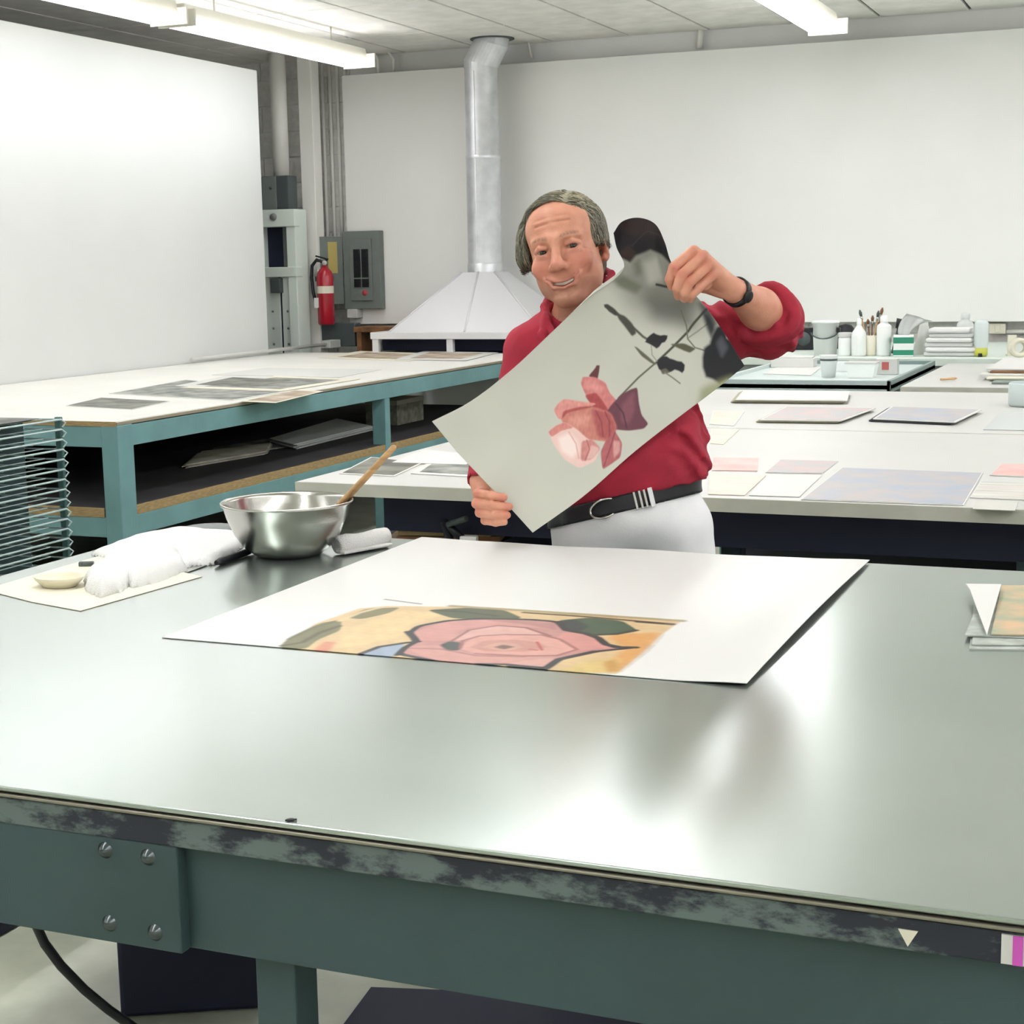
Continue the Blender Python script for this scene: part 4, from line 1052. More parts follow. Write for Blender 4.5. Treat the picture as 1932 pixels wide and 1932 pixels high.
def polygonise(sdf, ax, ay, az, B=8):
    nx, ny, nz = len(ax), len(ay), len(az)
    V = np.empty((nx, ny, nz), np.float32)
    rows_ = range(0, nx, B)
    # block centres first, then only the blocks near the surface
    bx = [(i, min(i + B, nx)) for i in range(0, nx, B)]; by = [(i, min(i + B, ny)) for i in range(0, ny, B)]; bz = [(i, min(i + B, nz)) for i in range(0, nz, B)]
    cx = np.array([(ax[a] + ax[b - 1]) / 2 for a, b in bx]); cy = np.array([(ay[a] + ay[b - 1]) / 2 for a, b in by]); cz = np.array([(az[a] + az[b - 1]) / 2 for a, b in bz])
    hx_ = np.array([(ax[b - 1] - ax[a]) / 2 for a, b in bx]); hy_ = np.array([(ay[b - 1] - ay[a]) / 2 for a, b in by]); hz_ = np.array([(az[b - 1] - az[a]) / 2 for a, b in bz])
    G = np.stack(np.meshgrid(cx, cy, cz, indexing='ij'), -1).reshape(-1, 3)
    D = sdf.ev(G).reshape(len(cx), len(cy), len(cz))
    H = np.sqrt(hx_[:, None, None] ** 2 + hy_[None, :, None] ** 2 + hz_[None, None, :] ** 2)
    for i, (a0, a1) in enumerate(bx):
        for j, (b0, b1) in enumerate(by):
            for k, (c0, c1) in enumerate(bz):
                if abs(D[i, j, k]) > H[i, j, k] * 1.15 + 0.012:
                    V[a0:a1, b0:b1, c0:c1] = D[i, j, k]
                else:
                    Pp = np.empty((a1 - a0, b1 - b0, c1 - c0, 3), np.float32)
                    Pp[..., 0] = ax[a0:a1, None, None]; Pp[..., 1] = ay[None, b0:b1, None]; Pp[..., 2] = az[None, None, c0:c1]
                    V[a0:a1, b0:b1, c0:c1] = sdf.ev(Pp.reshape(-1, 3), np.array((cx[i], cy[j], cz[k])), H[i, j, k]).reshape(Pp.shape[:3])
    sg = V < 0
    n8 = np.zeros((nx - 1, ny - 1, nz - 1), np.int8)
    for dx in (0, 1):
        for dy in (0, 1):
            for dz in (0, 1): n8 += sg[dx:nx - 1 + dx, dy:ny - 1 + dy, dz:nz - 1 + dz]
    cells = np.argwhere((n8 > 0) & (n8 < 8))
    idx = np.full(n8.shape, -1, np.int32)
    idx[tuple(cells.T)] = np.arange(len(cells))
    acc = np.zeros((len(cells), 3)); cnt = np.zeros(len(cells))
    A = [ax, ay, az]
    cor = [(0,0,0),(1,0,0),(0,1,0),(1,1,0),(0,0,1),(1,0,1),(0,1,1),(1,1,1)]
    for (p, q) in ((0,1),(2,3),(4,5),(6,7),(0,2),(1,3),(4,6),(5,7),(0,4),(1,5),(2,6),(3,7)):
        ip = cells + np.array(cor[p]); iq = cells + np.array(cor[q])
        vp = V[tuple(ip.T)]; vq = V[tuple(iq.T)]
        m = (vp < 0) != (vq < 0)
        t_ = np.where(m, vp / np.where(m, vp - vq, 1), 0)
        pp = np.stack([A[d][ip[:, d]] for d in range(3)], 1); qq = np.stack([A[d][iq[:, d]] for d in range(3)], 1)
        acc += np.where(m[:, None], pp + (qq - pp) * t_[:, None], 0); cnt += m
    verts = acc / cnt[:, None]
    faces = []
    s0 = sg[:-1, 1:-1, 1:-1]; s1 = sg[1:, 1:-1, 1:-1]
    for d in range(3):
        sl0 = [slice(1, -1)] * 3; sl1 = [slice(1, -1)] * 3
        sl0[d] = slice(0, -1); sl1[d] = slice(1, None)
        a = sg[tuple(sl0)]; b = sg[tuple(sl1)]
        e = np.argwhere(a != b)
        if not len(e): continue
        flip = a[tuple(e.T)]
        g = e.copy()
        o1, o2 = [(1, 2), (2, 0), (0, 1)][d]
        g[:, o1] += 1; g[:, o2] += 1
        def cell(u, v):
            c = g.copy(); c[:, o1] -= u; c[:, o2] -= v
            return idx[tuple(c.T)]
        q = np.stack([cell(1, 1), cell(0, 1), cell(0, 0), cell(1, 0)], 1)
        q[~flip] = q[~flip][:, ::-1]
        faces.append(q)
    F = np.concatenate(faces)
    F = F[(F >= 0).all(1)]
    return verts, F

def relax(v, F, it=1, lam=0.5):
    for _ in range(it):
        s = np.zeros_like(v); c = np.zeros(len(v))
        for a, b in ((0, 1), (1, 2), (2, 3), (3, 0)):
            np.add.at(s, F[:, a], v[F[:, b]]); np.add.at(s, F[:, b], v[F[:, a]])
            np.add.at(c, F[:, a], 1); np.add.at(c, F[:, b], 1)
        v = v + lam * (s / np.maximum(c, 1)[:, None] - v)
    return v

def mesh_from(name, v, F, col=None):
    me = bpy.data.meshes.new(name)
    me.vertices.add(len(v)); me.vertices.foreach_set('co', np.asarray(v, np.float32).ravel())
    me.loops.add(F.size); me.loops.foreach_set('vertex_index', F.astype(np.int32).ravel())
    me.polygons.add(len(F)); me.polygons.foreach_set('loop_start', np.arange(0, F.size, F.shape[1], dtype=np.int32))
    me.update(calc_edges=True)
    me.validate()
    me.polygons.foreach_set('use_smooth', np.ones(len(me.polygons), bool))
    if col is not None:
        at = me.color_attributes.new('pigment', 'FLOAT_COLOR', 'POINT')
        at.data.foreach_set('color', np.concatenate([col, np.ones((len(col), 1))], 1).astype(np.float32).ravel())
    return me
def lin(c):
    c = np.asarray(c, float) / 255
    return np.where(c <= 0.04045, c / 12.92, ((c + 0.055) / 1.055) ** 2.4)
def vnoise(P_, f, seed=0.0):
    """cheap smooth 3-D noise, about -1..1"""
    x, y, z = P_[:, 0] * f + seed, P_[:, 1] * f + seed * 1.7, P_[:, 2] * f - seed
    return (np.sin(x * 1.7 + 1.3 * np.sin(y * 1.1 + z)) + np.sin(y * 1.9 + 1.1 * np.sin(z * 1.3 + x * .7)) + np.sin(z * 1.6 + 1.2 * np.sin(x * 1.2 + y * .8))) / 3
def sstep(a, b, x):
    t_ = np.clip((x - a) / (b - a), 0, 1); return t_ * t_ * (3 - 2 * t_)

# ---- head frame
HS = 1.06
def rotm(ya, pi_, ro):
    cy, sy = math.cos(ya), math.sin(ya); Ry = np.array([[cy, 0, sy], [0, 1, 0], [-sy, 0, cy]])
    cp, sp = math.cos(pi_), math.sin(pi_); Rx = np.array([[1, 0, 0], [0, cp, -sp], [0, sp, cp]])
    cr, sr = math.cos(ro), math.sin(ro); Rz = np.array([[cr, -sr, 0], [sr, cr, 0], [0, 0, 1]])
    return Rz @ Ry @ Rx
HR = rotm(math.radians(-16), math.radians(4), math.radians(11))
HC = np.array((0.0034, 0.0034, -0.0000))
def h2f(p): return tuple(HC + HR @ (np.array(p, float) * HS))
def f2h(P_): return (P_ - HC) @ HR / HS
def hell(s, c, r, k=0.02, op='u', rot=None):
    s.ell(h2f(c), np.array(r) * HS, k, HR if rot is None else HR @ rot, op)
def hcap(s, a, b, ra, rb=None, k=0.01, op='u'):
    s.cap(h2f(a), h2f(b), ra * HS, (ra if rb is None else rb) * HS, k, op)

NB = (0.0347, -0.1568, -0.0950)              # base of neck
def build_body():
    s = Sdf()
    # skull, face, jaw
    hell(s, (0, 0.034, -0.022), (0.074, 0.080, 0.096), 0.02)
    hell(s, (0, 0.043, 0.030), (0.064, 0.055, 0.058), 0.025)
    hell(s, (0, -0.026, 0.020), (0.066, 0.068, 0.066), 0.025)
    hell(s, (0, -0.064, 0.032), (0.052, 0.040, 0.052), 0.02)
    hell(s, (0, -0.096, 0.060), (0.026, 0.018, 0.024), 0.022)
    for sx in (-1, 1):
        hell(s, (sx * 0.047, -0.056, 0.004), (0.017, 0.028, 0.032), 0.025)           # jaw angle
        hcap(s, (sx * 0.042, -0.076, 0.014), (sx * 0.014, -0.102, 0.054), 0.011, 0.011, 0.020)   # jaw line
        hell(s, (sx * 0.038, -0.031, 0.065), (0.024, 0.020, 0.0165), 0.022)         # raised cheek
        hcap(s, (sx * 0.012, 0.020, 0.086), (sx * 0.046, 0.019, 0.071), 0.0080, 0.005, 0.018)   # brow
        hell(s, (sx * 0.0315, -0.001, 0.0915), (0.0175, 0.0105, 0.0135), 0.012, 's')     # socket
        hell(s, (sx * 0.0235, 0.003, 0.0920), (0.0070, 0.0080, 0.0100), 0.008, 's')     # inner corner hollow
        hell(s, (sx * 0.0315, -0.001, 0.0712), (0.0150, 0.0120, 0.0145), 0.007)          # closed lid mass
        hcap(s, (sx * 0.021, 0.0055, 0.0835), (sx * 0.034, 0.0075, 0.0835), 0.0024, 0.0030, 0.006)  # upper lid
        hcap(s, (sx * 0.034, 0.0075, 0.0835), (sx * 0.047, 0.0020, 0.0745), 0.0030, 0.0022, 0.006)
        hcap(s, (sx * 0.022, -0.0110, 0.0810), (sx * 0.043, -0.0105, 0.0755), 0.0030, 0.0026, 0.009)  # bag below
        hell(s, (sx * 0.0315, -0.0015, 0.087), (0.0134, 0.0044, 0.012), 0.0015, 's')         # eye slit
        for cy_, cz_ in ((0.004, 0.064), (-0.004, 0.063), (-0.011, 0.062)):                  # crow's feet
            hcap(s, (sx * 0.051, cy_ * 1.1 - 0.001, cz_ + 0.004), (sx * 0.062, cy_ * 1.9 - 0.003, cz_ - 0.014), 0.0012, 0.0009, 0.004, 's')
    for yy, ww in ((0.050, 0.034), (0.062, 0.036)):                        # forehead lines
        hcap(s, (-ww, yy, 0.0775), (0, yy + 0.002, 0.0905), 0.0012, 0.0012, 0.006, 's'); hcap(s, (0, yy + 0.002, 0.0905), (ww, yy, 0.0775), 0.0012, 0.0012, 0.006, 's')
    # nose
    hcap(s, (0, 0.012, 0.086), (0, -0.024, 0.1050), 0.0080, 0.0105, 0.012)
    hell(s, (0, -0.034, 0.1095), (0.0140, 0.0115, 0.0130), 0.010)
    for sx in (-1, 1):
        hell(s, (sx * 0.0150, -0.037, 0.0970), (0.0088, 0.0085, 0.0105), 0.006)
        hell(s, (sx * 0.0075, -0.0455, 0.1040), (0.0044, 0.0032, 0.0060), 0.002, 's')
        # smile fold from nose wing to outside the mouth corner
        hcap(s, (sx * 0.0235, -0.034, 0.0985), (sx * 0.0385, -0.055, 0.0895), 0.0032, 0.0032, 0.009, 's')
        hcap(s, (sx * 0.0385, -0.055, 0.0895), (sx * 0.0430, -0.073, 0.0785), 0.0030, 0.0018, 0.010, 's')
        # ears
        hell(s, (sx * 0.0775, -0.006 + (0.014 if sx < 0 else 0), -0.012), (0.0075, 0.031 if sx > 0 else 0.026, 0.0175), 0.007, 'u', rotm(sx * 0.5, 0, 0))
        hell(s, (sx * 0.084, -0.004, -0.006), (0.005, 0.020, 0.010), 0.004, 's', rotm(sx * 0.5, 0, 0))
        hell(s, (sx * 0.0750, -0.032 if sx > 0 else -0.012, -0.004), (0.006, 0.009, 0.008), 0.006)
    # mouth: thin lips round an open smile
    up = [(-0.0350, -0.0545, 0.0775), (-0.020, -0.0620, 0.0855), (0, -0.0650, 0.0902), (0.020, -0.0620, 0.0855), (0.0350, -0.0545, 0.0775)]
    lo = [(-0.0350, -0.0560, 0.0775), (-0.021, -0.0730, 0.0850), (0, -0.0788, 0.0885), (0.021, -0.0730, 0.0850), (0.0350, -0.0560, 0.0775)]
    hell(s, (0, -0.066, 0.066), (0.036, 0.020, 0.018), 0.014)
    for a, b in zip(up[:-1], up[1:]): hcap(s, a, b, 0.0030, 0.0030, 0.007)
    for a, b in zip(lo[:-1], lo[1:]): hcap(s, a, b, 0.0036, 0.0036, 0.007)
    mid = [(-0.0335, -0.0557, 0.084), (-0.019, -0.0675, 0.0925), (0, -0.0720, 0.0965), (0.019, -0.0675, 0.0925), (0.0335, -0.0557, 0.084)]
    rr = [0.0020, 0.0042, 0.0050, 0.0042, 0.0020]
    for i in range(4): hcap(s, mid[i], mid[i + 1], rr[i], rr[i + 1], 0.0015, 's')
    mid2 = [(p[0] * .95, p[1], p[2] - 0.009) for p in mid]
    for i in range(4): hcap(s, mid2[i], mid2[i + 1], rr[i], rr[i + 1], 0.0015, 's')
    hcap(s, (-0.014, -0.0865, 0.0855), (0.014, -0.0865, 0.0855), 0.0036, 0.0036, 0.010, 's')   # crease over the chin
    # neck and trunk
    s.cap(h2f((0, -0.055, -0.032)), NB, 0.047, 0.054, 0.018)
    s.cap(NB, (-0.0727, -0.2082, -0.1200), 0.055, 0.045, 0.03); s.cap(NB, (0.1962, -0.1421, -0.1200), 0.055, 0.045, 0.03)
    s.cap((0.0747, -0.2341, -0.1200), (0.1455, -0.4582, -0.1200), 0.10, 0.10, 0.05); s.cap((-0.0020, -0.2459, -0.1200), (0.0924, -0.4818, -0.1200), 0.08, 0.08, 0.05); s.cap((0.1749, -0.2341, -0.1200), (0.1985, -0.4818, -0.1200), 0.08, 0.08, 0.05)
    s.ell((0.1455, -0.5821, -0.1200), (0.14, 0.10, 0.10), 0.05)
    for hp, ft in (((0.0712, -0.6174, -0.1200), (-1.20, 3.36, 0.09)), ((0.2316, -0.6115, -0.1200), (-0.92, 3.44, 0.09))):
        hp = np.array(hp); ft = np.array(to_fig(ft)); kn = hp * 0.5 + ft * 0.5 + np.array((0, 0.02, 0.02))
        s.cap(hp, kn, 0.078, 0.055, 0.03); s.cap(kn, ft, 0.055, 0.038, 0.03)
    # his right arm (left in view): upper arm, forearm hanging, hand
    s.cap((-0.0751, -0.2129, -0.1200), (-0.1199, -0.3795, -0.0900), 0.042, 0.037, 0.03); s.cap((-0.1199, -0.3795, -0.0900), (-0.1746, -0.4945, 0.0500), 0.037, 0.025, 0.02)
    s.cap((-0.1746, -0.4945, 0.0500), (-0.1688, -0.5250, 0.0650), 0.0245, 0.024, 0.015)
    s.cap((-0.1710, -0.5194, 0.0650), (-0.1598, -0.5619, 0.0650), 0.022, 0.019, 0.012)
    k = 0.0035
    s.chain([(-0.1620, -0.5149, 0.0650), (-0.1837, -0.5209, 0.1000), (-0.1567, -0.5257, 0.1320), (-0.1293, -0.5290, 0.1375)], [0.0115, 0.0102, 0.0092, 0.0080], k)
    s.chain([(-0.1643, -0.5361, 0.0620), (-0.1870, -0.5420, 0.1020), (-0.1544, -0.5465, 0.1360), (-0.1183, -0.5487, 0.1385)], [0.0115, 0.0103, 0.0094, 0.0082], k)
    s.chain([(-0.1621, -0.5529, 0.0620), (-0.1803, -0.5608, 0.1010), (-0.1501, -0.5651, 0.1340), (-0.1227, -0.5662, 0.1380)], [0.0110, 0.0099, 0.0090, 0.0078], k)
    s.chain([(-0.1576, -0.5686, 0.0640), (-0.1694, -0.5774, 0.0960), (-0.1469, -0.5816, 0.1280), (-0.1282, -0.5805, 0.1355)], [0.0100, 0.0088, 0.0080, 0.0070], k)
    s.chain([(-0.1666, -0.5138, 0.0620), (-0.1440, -0.5241, 0.0840), (-0.1173, -0.5353, 0.0945)], [0.0125, 0.0112, 0.0095], 0.006)
    # his left arm (right in view): raised elbow, forearm coming forward, hand closing on the sheet
    s.cap((0.2009, -0.1421, -0.1200), (0.4638, -0.1567, -0.0550), 0.044, 0.036, 0.03); s.cap((0.4645, -0.1532, -0.0450), (0.4137, -0.1258, 0.0300), 0.038, 0.041, 0.02); s.cap((0.4137, -0.1258, 0.0300), (0.3477, -0.0980, 0.1150), 0.042, 0.0265, 0.02)
    Wr = (0.3477, -0.0980, 0.1150)
    for mc, r in (((0.2607, -0.0254, 0.1630), 0.0118), ((0.2799, -0.0367, 0.1660), 0.0118), ((0.2932, -0.0537, 0.1640), 0.0115), ((0.3017, -0.0712, 0.1570), 0.0110)):
        s.cap(Wr, mc, 0.019, r, 0.008)
    s.cap((0.3169, -0.0817, 0.1320), (0.2954, -0.0641, 0.1460), 0.020, 0.016, 0.008)
    k = 0.0028
    s.chain([(0.2583, -0.0246, 0.1650), (0.2167, -0.0605, 0.1800), (0.2084, -0.0848, 0.1760), (0.2140, -0.0981, 0.1630)], [0.0112, 0.0104, 0.0096, 0.0084], k)
    s.chain([(0.2785, -0.0350, 0.1690), (0.2311, -0.0778, 0.1870), (0.2226, -0.1044, 0.1850), (0.2270, -0.1178, 0.1640)], [0.0112, 0.0104, 0.0096, 0.0084], k)
    s.chain([(0.2929, -0.0519, 0.1660), (0.2485, -0.0926, 0.1850), (0.2379, -0.1128, 0.1830), (0.2400, -0.1232, 0.1640)], [0.0108, 0.0101, 0.0094, 0.0082], k)
    s.chain([(0.3025, -0.0704, 0.1590), (0.2680, -0.1030, 0.1750), (0.2541, -0.1170, 0.1740), (0.2532, -0.1240, 0.1620)], [0.0100, 0.0093, 0.0086, 0.0076], k)
    s.cap((0.2465, -0.0544, 0.1540), (0.2847, -0.0900, 0.1440), 0.014, 0.015, 0.006)
    s.chain([(0.3235, -0.1013, 0.1150), (0.2838, -0.0903, 0.1150), (0.2454, -0.0784, 0.1240)], [0.0150, 0.0125, 0.0100], 0.006)
    return s
bodysdf = build_body()
LH = np.array((0.2599, -0.0818, 0.1700)); RH = np.array((-0.1582, -0.5475, 0.1000)); FOOT = to_fig((-1.1, 3.4, 0.0))
axx = axis(-0.30, 0.60, 0.008, [(-0.10, 0.115, 0.0017), (-0.21, -0.10, 0.0026), (0.205, 0.325, 0.0019), (0.325, 0.43, 0.0040)])
ayy = axis(FOOT[1] - 0.1, 0.16, 0.012, [(-0.15, 0.15, 0.0018), (-0.60, -0.49, 0.0024)])
azz = axis(-0.24, 0.27, 0.010, [(-0.13, 0.125, 0.0023), (0.125, 0.215, 0.0022)])
bv, bF = polygonise(bodysdf, axx, ayy, azz)
bv = relax(bv, bF, 1, 0.4)
def skin_colour(v):
    n = len(v)
    base = lin((222, 160, 132))
    c = np.tile(base, (n, 1))
    def mix(col, a):
        c[:] = c + (lin(col) - c) * np.clip(a, 0, 1)[:, None]
    hp = f2h(v)
    head = sstep(-0.16, -0.12, hp[:, 1]) * (np.abs(hp[:, 0]) < 0.12) * (np.abs(hp[:, 2]) < 0.16)
    g = lambda c0, r: np.exp(-(((hp - np.array(c0)) / np.array(r)) ** 2).sum(1))
    mix((190, 120, 100), 0.35 * (vnoise(v, 120) * .5 + .5) + 0.15 * vnoise(v, 45, 3))
    for sx in (-1, 1):
        mix((206, 112, 100), head * 0.5 * g((sx * 0.042, -0.034, 0.075), (0.026, 0.022, 0.03)))
        mix((196, 112, 100), head * 0.5 * g((sx * 0.078, -0.01, -0.01), (0.012, 0.03, 0.03)))
        # eyebrow hair
        bx_ = hp[:, 0] * sx
        by_ = 0.0205 + 0.004 * np.sin(np.clip((bx_ - 0.012) / 0.036, 0, 1) * 2.6)
        mix((104, 82, 66), head * 0.85 * np.exp(-((hp[:, 1] - by_) / 0.0038) ** 2) * sstep(0.010, 0.016, bx_) * (1 - sstep(0.044, 0.052, bx_)) * (hp[:, 2] > 0.03) * (0.65 + 0.35 * vnoise(v, 500)))
        # lash line
        mix((92, 58, 50), head * 0.7 * g((sx * 0.0315, -0.0005, 0.082), (0.0135, 0.0035, 0.01)))
        mix((186, 124, 112), head * 0.4 * g((sx * 0.031, -0.013, 0.08), (0.014, 0.005, 0.02)))
    mix((204, 118, 102), head * 0.5 * g((0, -0.034, 0.108), (0.015, 0.016, 0.02)))
    # lips
    yl = -0.0555 - 0.0155 * (1 - (np.clip(hp[:, 0] / 0.035, -1, 1)) ** 2)
    mix((178, 98, 90), head * 0.55 * np.exp(-((hp[:, 1] - yl) / 0.0100) ** 4) * (np.abs(hp[:, 0]) < 0.035) * (hp[:, 2] > 0.07))
    # shaved beard
    mix((176, 138, 120), head * 0.35 * sstep(-0.05, -0.075, hp[:, 1]) * (np.abs(hp[:, 1] - yl) > 0.010) * (hp[:, 2] > -0.02))
    # finger knuckles and tips
    for q in ((0.2577, -0.0314, 0.1800), (0.2772, -0.0389, 0.1800), (0.2912, -0.0573, 0.1800), (0.2979, -0.0763, 0.1700), (0.2167, -0.0631, 0.1900), (0.2302, -0.0746, 0.1950), (0.2456, -0.0903, 0.1920), (-0.1835, -0.5210, 0.1100), (-0.1868, -0.5420, 0.1100), (-0.1802, -0.5608, 0.1100), (-0.1292, -0.5290, 0.1400), (-0.1183, -0.5487, 0.1400), (-0.1227, -0.5662, 0.1400)):
        mix((204, 116, 98), 0.5 * np.exp(-(((v - np.array(q)) / 0.011) ** 2).sum(1)))
    return c
M_skin = vcol_mat('skin', 0.48, bump=0.18, bscale=260, sss=0.0, spec=0.4)
base_loc = np.array((-1.1, 3.4, 0.0))
bcol = skin_colour(bv)
bw = to_world(bv) - base_loc
body = link('person', mesh_from('person', bw, bF, bcol), M_skin, None, tuple(base_loc))
tag(body, 'smiling grey-haired man in a red shirt and white trousers holding up a print', 'person')
def child(name, v, F, m, col=None, label=None):
    o = link(name, mesh_from(name, to_world(v) - base_loc, F, col), m, body)
    if label: o['label'] = label
    return o

# ---- eyes, teeth
def uv_sphere(c, r, n=20, m_=14):
    vs, fs = [], []
    for i in range(m_ + 1):
        th = math.pi * i / m_
        for j in range(n):
            ph = 2 * math.pi * j / n
            vs.append((c[0] + r * math.sin(th) * math.cos(ph), c[1] + r * math.cos(th), c[2] + r * math.sin(th) * math.sin(ph)))
    for i in range(m_):
        for j in range(n):
            fs.append((i * n + j, i * n + (j + 1) % n, (i + 1) * n + (j + 1) % n, (i + 1) * n + j))
    return np.array(vs), np.array(fs)
M_eye = vcol_mat('eyeball', 0.15)
for sx in (-1, 1):
    c = np.array((sx * 0.0315, -0.002, 0.0705))
    v, F = uv_sphere(c, 0.0122, 40, 30)
    gz = (v - c) / 0.0122
    gaze = np.array((0.33, 0.03, 0.94)); gaze /= np.linalg.norm(gaze)
    d = np.degrees(np.arccos(np.clip(gz @ gaze, -1, 1)))
    col = np.tile(lin((168, 148, 136)), (len(v), 1))
    col[d < 42] = lin((62, 46, 36)); col[d < 20] = lin((12, 10, 10))
    child('eye', HC + (v * HS) @ HR.T, F, M_eye, col)
def arc_strip(y0, y1, zoff, name, m):
    P_ = []
    n = 24
    for j, y in enumerate((y0, y1)):
        for i in range(n + 1):
            a = -1 + 2 * i / n
            x = 0.0315 * a
            P_.append((x, y + 0.010 * a * a * (1.05 if j else 0.7), 0.0855 - 0.012 * a * a + zoff + (0.0012 * abs(math.sin(i * math.pi / 2.6)) if True else 0)))
    v = np.array(P_)
    v = np.concatenate([v, v - np.array((0, 0, 0.004))])
    N = n + 1
    F = []
    for i in range(n):
        F += [(i, N + i, N + i + 1, i + 1), (2 * N + i, 2 * N + i + 1, 3 * N + i + 1, 3 * N + i), (i, i + 1, 2 * N + i + 1, 2 * N + i), (N + i, 3 * N + i, 3 * N + i + 1, N + i + 1)]
    child(name, HC + (v * HS) @ HR.T, np.array(F), m)
arc_strip(-0.0640, -0.0728, 0.0005, 'teeth', mat('teeth', (232, 220, 204), 0.3))
arc_strip(-0.0620, -0.0850, -0.010, 'mouth_inside', mat('mouth_dark', (70, 26, 26), 0.6))

# ---- hair: a cap following the skull, cut back from the forehead, combed in ridges
def build_hair():
    s = Sdf()
    hell(s, (0.0, 0.034, -0.024), (0.080, 0.085, 0.102), 0.02)
    hell(s, (-0.002, 0.075, -0.002), (0.062, 0.036, 0.074), 0.02)
    hell(s, (-0.074, 0.024, -0.012), (0.022, 0.048, 0.044), 0.02)
    hell(s, (-0.084, 0.004, -0.012), (0.019, 0.030, 0.034), 0.02)
    hell(s, (0.068, 0.026, -0.014), (0.014, 0.044, 0.042), 0.02)
    hell(s, (0, -0.03, -0.078), (0.060, 0.05, 0.035), 0.02)
    def cut(P_, d):
        h = f2h(P_)
        x, y, z = h[:, 0], h[:, 1], h[:, 2]
        xx = x + 0.004
        # opening of the face: half width by height, arched top
        yt = np.clip((y - 0.020) / 0.077, 0, 1)
        wd = (0.060 + 0.008 * sstep(0.03, -0.03, x)) * np.sqrt(np.maximum(1 - yt ** 2.4, 0)) + 0.006 * sstep(0.02, -0.02, y)
        front = np.minimum(np.minimum(wd - np.abs(xx), z + 0.035), (0.097 - y))
        low = np.minimum(np.where(x > 0, 0.000, -0.016) - y, z + np.where(x > 0, 0.045, 0.06))
        d = np.maximum(d, np.maximum(front, low) * 0.75)
        d = np.maximum(d, (-0.068 - y) * 0.8)
        # combed locks: ridges run over the crown and down the sides
        cmb = np.sin(z * 430 + 2.2 * vnoise(h, 30) + y * 60) * 0.0005 + vnoise(h * np.array((0.5, 0.5, 2.2)), 70, 2) * 0.0018 + vnoise(h * np.array((.6, .6, 2.4)), 150, 5) * 0.0008
        return d + cmb
    s.fn(cut)
    return s
hs_ = build_hair()
c0 = np.array(HC)
hv, hF = polygonise(hs_, np.arange(c0[0] - 0.13, c0[0] + 0.13, 0.002), np.arange(c0[1] - 0.12, c0[1] + 0.165, 0.002), np.arange(c0[2] - 0.17, c0[2] + 0.12, 0.002))
hh = f2h(hv)
nz = np.clip(0.45 + 0.45 * vnoise(hh * np.array((.35, .35, 2.6)), 170, 1) + 0.25 * vnoise(hh * np.array((.3, .3, 3)), 420, 4), 0, 1)
top = sstep(0.075, 0.105, hh[:, 1]) * sstep(-0.01, 0.03, hh[:, 0])
hc = lin((66, 66, 54)) + (lin((148, 146, 126)) - lin((66, 66, 54))) * nz[:, None]
hc = hc + (lin((196, 188, 156)) - hc) * (0.6 * top * (0.4 + 0.6 * nz))[:, None]
def strands(n=2600, steps=11, step=0.0075):
    rng = np.random.default_rng(5)
    ok = np.where((hh[:, 1] > 0.0) & (hh[:, 2] > -0.09))[0]
    P_ = hv[rng.choice(ok, n)].astype(np.float64)
    path = [P_.copy()]
    jit = rng.normal(0, 0.22, (n, 3))
    for _ in range(steps):
        h = f2h(P_)
        x, y = h[:, 0], h[:, 1]
        topw = sstep(0.04, 0.085, y)
        flow = np.where(x < 0.030, -1.0, 0.8)
        D = np.stack([flow * topw, -(1 - topw) * 1.0 - 0.15, -0.55 * np.ones(n)], 1) + jit
        D = (D @ HR.T)
        e = 0.0015
        d0 = hs_.ev(P_)
        g = np.stack([hs_.ev(P_ + np.array(v_) * e) - d0 for v_ in ((1, 0, 0), (0, 1, 0), (0, 0, 1))], 1)
        g /= np.maximum(np.linalg.norm(g, axis=1, keepdims=True), 1e-6)
        D = D - g * (D * g).sum(1, keepdims=True)
        D /= np.maximum(np.linalg.norm(D, axis=1, keepdims=True), 1e-6)
        P_ = P_ + D * step
        d1 = hs_.ev(P_)
        P_ = P_ - g * np.clip(d1 - 0.0016, -0.003, 0.003)[:, None]
        path.append(P_.copy())
    Q = np.stack(path, 1)                                   # n, steps+1, 3
    T_ = np.gradient(Q, axis=1); T_ /= np.maximum(np.linalg.norm(T_, axis=2, keepdims=True), 1e-9)
    ref = np.array((0.3, 0.5, 0.8)); U_ = np.cross(T_, ref); U_ /= np.maximum(np.linalg.norm(U_, axis=2, keepdims=True), 1e-9); W_ = np.cross(T_, U_)
    rad = (0.0010 * rng.uniform(0.6, 1.3, n))[:, None] * np.concatenate([[0.5], np.linspace(1, 0.25, steps)])[None]
    ring = np.stack([Q + (U_ * math.cos(a) + W_ * math.sin(a)) * rad[..., None] for a in (0, 2.094, 4.189)], 2)
    v = ring.reshape(-1, 3)
    F = []
    base_ = (np.arange(n) * (steps + 1) * 3)[:, None]
    for k in range(steps):
        for a in range(3):
            b = (a + 1) % 3
            F.append(base_ + np.array([[k * 3 + a, k * 3 + b, k * 3 + 3 + b, k * 3 + 3 + a]]))
    tone = rng.uniform(0, 1, n)
    hr = f2h(Q[:, 0])
    lt = sstep(0.07, 0.10, hr[:, 1]) * sstep(-0.01, 0.03, hr[:, 0])
    c = lin((58, 58, 46)) + (lin((168, 164, 142)) - lin((58, 58, 46))) * (tone ** 1.3)[:, None]
    c = c + (lin((214, 204, 172)) - c) * (0.65 * lt * tone)[:, None]
    return v, np.concatenate(F), np.repeat(c, (steps + 1) * 3, axis=0)
stv, stF, stc = strands()
hF = np.concatenate([hF, stF + len(hv)]); hv = np.concatenate([hv, stv]); hc = np.concatenate([hc, stc])
